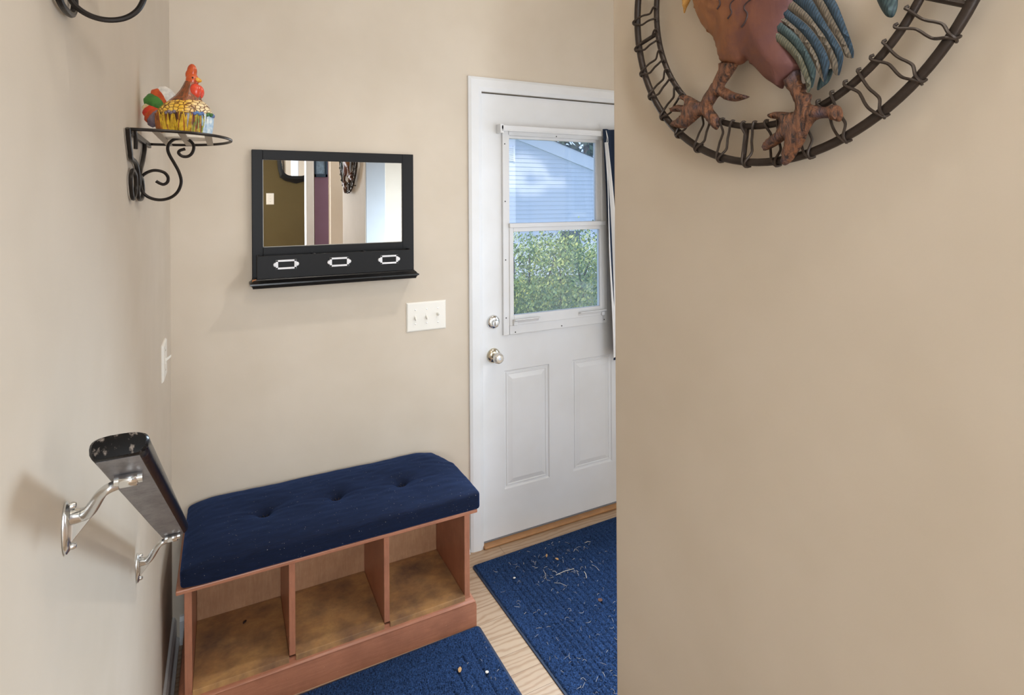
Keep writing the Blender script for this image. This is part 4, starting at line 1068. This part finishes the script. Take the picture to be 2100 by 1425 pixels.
# unseen tree added to shade the gable; crown gap cut for a sun patch
SUN = Vector((.25, .62, -.74)).normalized()
def patch(q):
    d = q - CAM; z = d.dot(FW); X = 1050 + FPX * d.dot(RT) / z; Y = PY - FPX * d.dot(UP) / z
    for cx_, cy_, rx, ry in ((1075, 340, 42, 24), (1052, 360, 30, 40), (1085, 388, 36, 18), (1135, 375, 32, 14), (1060, 330, 40, 20), (1100, 350, 26, 16)):
        if ((X - cx_) / rx) ** 2 + ((Y - cy_) / ry) ** 2 < 1 + .35 * noise.noise(Vector((X / 9, Y / 7, 0))): return True
    return False
ctr = e(1130, 350); ccr = ctr - SUN * 4.2
st = thing('added_shade_tree', (ccr.x + 3.2, ccr.y - .2, -.55), 'unseen leafy tree added over the yard to shade the neighbour gable', 'tree')
def crown(rnd):
    p = ccr + Vector((rnd.uniform(-2.9, 2.9), rnd.uniform(-.5, .5), rnd.uniform(-1.5, 1.5)))
    q = p + SUN * ((YH - p.y) / SUN.y)
    return None if patch(q) else p
mb = MB(); leafcloud(mb, 20000, crown, .11, rnd); o = mb.build('foliage', M['leafd'], st, False, recalc=False); o['kind'] = 'stuff'
mb = MB(); mb.tube(cat_spline([(ccr.x + 3.2, ccr.y - .2, -.55), (ccr.x + 3.1, ccr.y - .1, 2.5), (ccr.x + 2.2, ccr.y, ccr.z - .3), (ccr.x + 1.2, ccr.y, ccr.z)], 5), .09, 8); mb.build('trunk', M['bark'], st)

# ------------------------------------------------------------------ light
def area(name, loc, rot, sx, sy, power, col):
    l = bpy.data.lights.new(name, 'AREA'); l.shape = 'RECTANGLE'; l.size = sx; l.size_y = sy; l.energy = power; l.color = col
    o = bpy.data.objects.new(name, l); o.location = loc; o.rotation_euler = rot; COL.objects.link(o); return o
dw = area('daylight_door_window', (1.43, YD - .33, 1.46), Vector((-.12, -.83, -.55)).to_track_quat('-Z', 'Y').to_euler(), .50, .56, 37, (.68, .84, 1))
dw.data.spread = math.radians(125)
area('next_room_fill', (1.81, .36, 1.35), (math.radians(90), 0, 0), .68, 1.4, 10, (.86, .93, 1))  # unseen fill panel added in the opening to brighten door and mats
area('entry_side_fill', (XE + .10, 1.45, 1.45), (0, math.radians(90), 0), .85, 1.0, 9, (.84, .92, 1))  # unseen fill, added together with the side window to light the entry
def lamp(name, loc, power, r, col):
    l = bpy.data.lights.new(name, 'POINT'); l.energy = power; l.shadow_soft_size = r; l.color = col
    o = bpy.data.objects.new(name, l); o.location = loc; COL.objects.link(o); return o
lamp('entry_bulb', (LX, LY, CEIL - .15), 3.5, .04, (1, .97, .93))
l = bpy.data.lights.new('entry_spot', 'SPOT'); l.energy = 40; l.shadow_soft_size = .04; l.spot_size = math.radians(66); l.spot_blend = 1; l.color = (1, .97, .93)
o = bpy.data.objects.new('entry_spot', l); o.location = (LX, LY, CEIL - .15); o.rotation_euler = (Vector((.12, 1.95, .75)) - Vector((LX, LY, CEIL - .15))).to_track_quat('-Z', 'Y').to_euler(); COL.objects.link(o)
lamp('hall_bulb', (.50, .36, CEIL - .15), 12, .06, (1, .98, .95))
area('hall_rear_fill', (.06, -1.85, 1.60), (math.radians(90), 0, 0), .36, 1.3, 44, (.86, .93, 1))  # fill added behind the camera, outside the mirror's view
area('hall_side_fill', (2.9, -1.2, 1.9), (0, math.radians(90), 0), 1.6, 1.6, 30, (.88, .94, 1))  # soft fill added at the hall's side, where no window stands
l = bpy.data.lights.new('sun', 'SUN'); l.energy = 2.6; l.angle = .05; l.color = (1, .94, .84)
o = bpy.data.objects.new('sun', l); o.rotation_euler = SUN.to_track_quat('-Z', 'Y').to_euler(); COL.objects.link(o)
w = bpy.data.worlds.new('sky'); SC.world = w; w.use_nodes = True
bg = w.node_tree.nodes['Background']; bg.inputs[0].default_value = (.52, .68, 1.0, 1); bg.inputs[1].default_value = 2.0

# ------------------------------------------------------------------ camera
cd = bpy.data.cameras.new('camera'); co = bpy.data.objects.new('camera', cd); COL.objects.link(co)
cd.sensor_fit = 'HORIZONTAL'; cd.sensor_width = 36; cd.lens = 36 * FPX / 2100; cd.shift_y = -(712.5 - PY) / 2100; cd.clip_start = .02
mw = Matrix((RT, UP, -FW)).transposed().to_4x4(); mw.translation = CAM; co.matrix_world = mw
SC.camera = co
vs = SC.view_settings; vs.view_transform = 'Standard'; vs.look = 'None'; vs.exposure = .04; vs.gamma = 1; vs.use_curve_mapping = False
SC.cycles.use_denoising = True
SC.cycles.max_bounces = 10
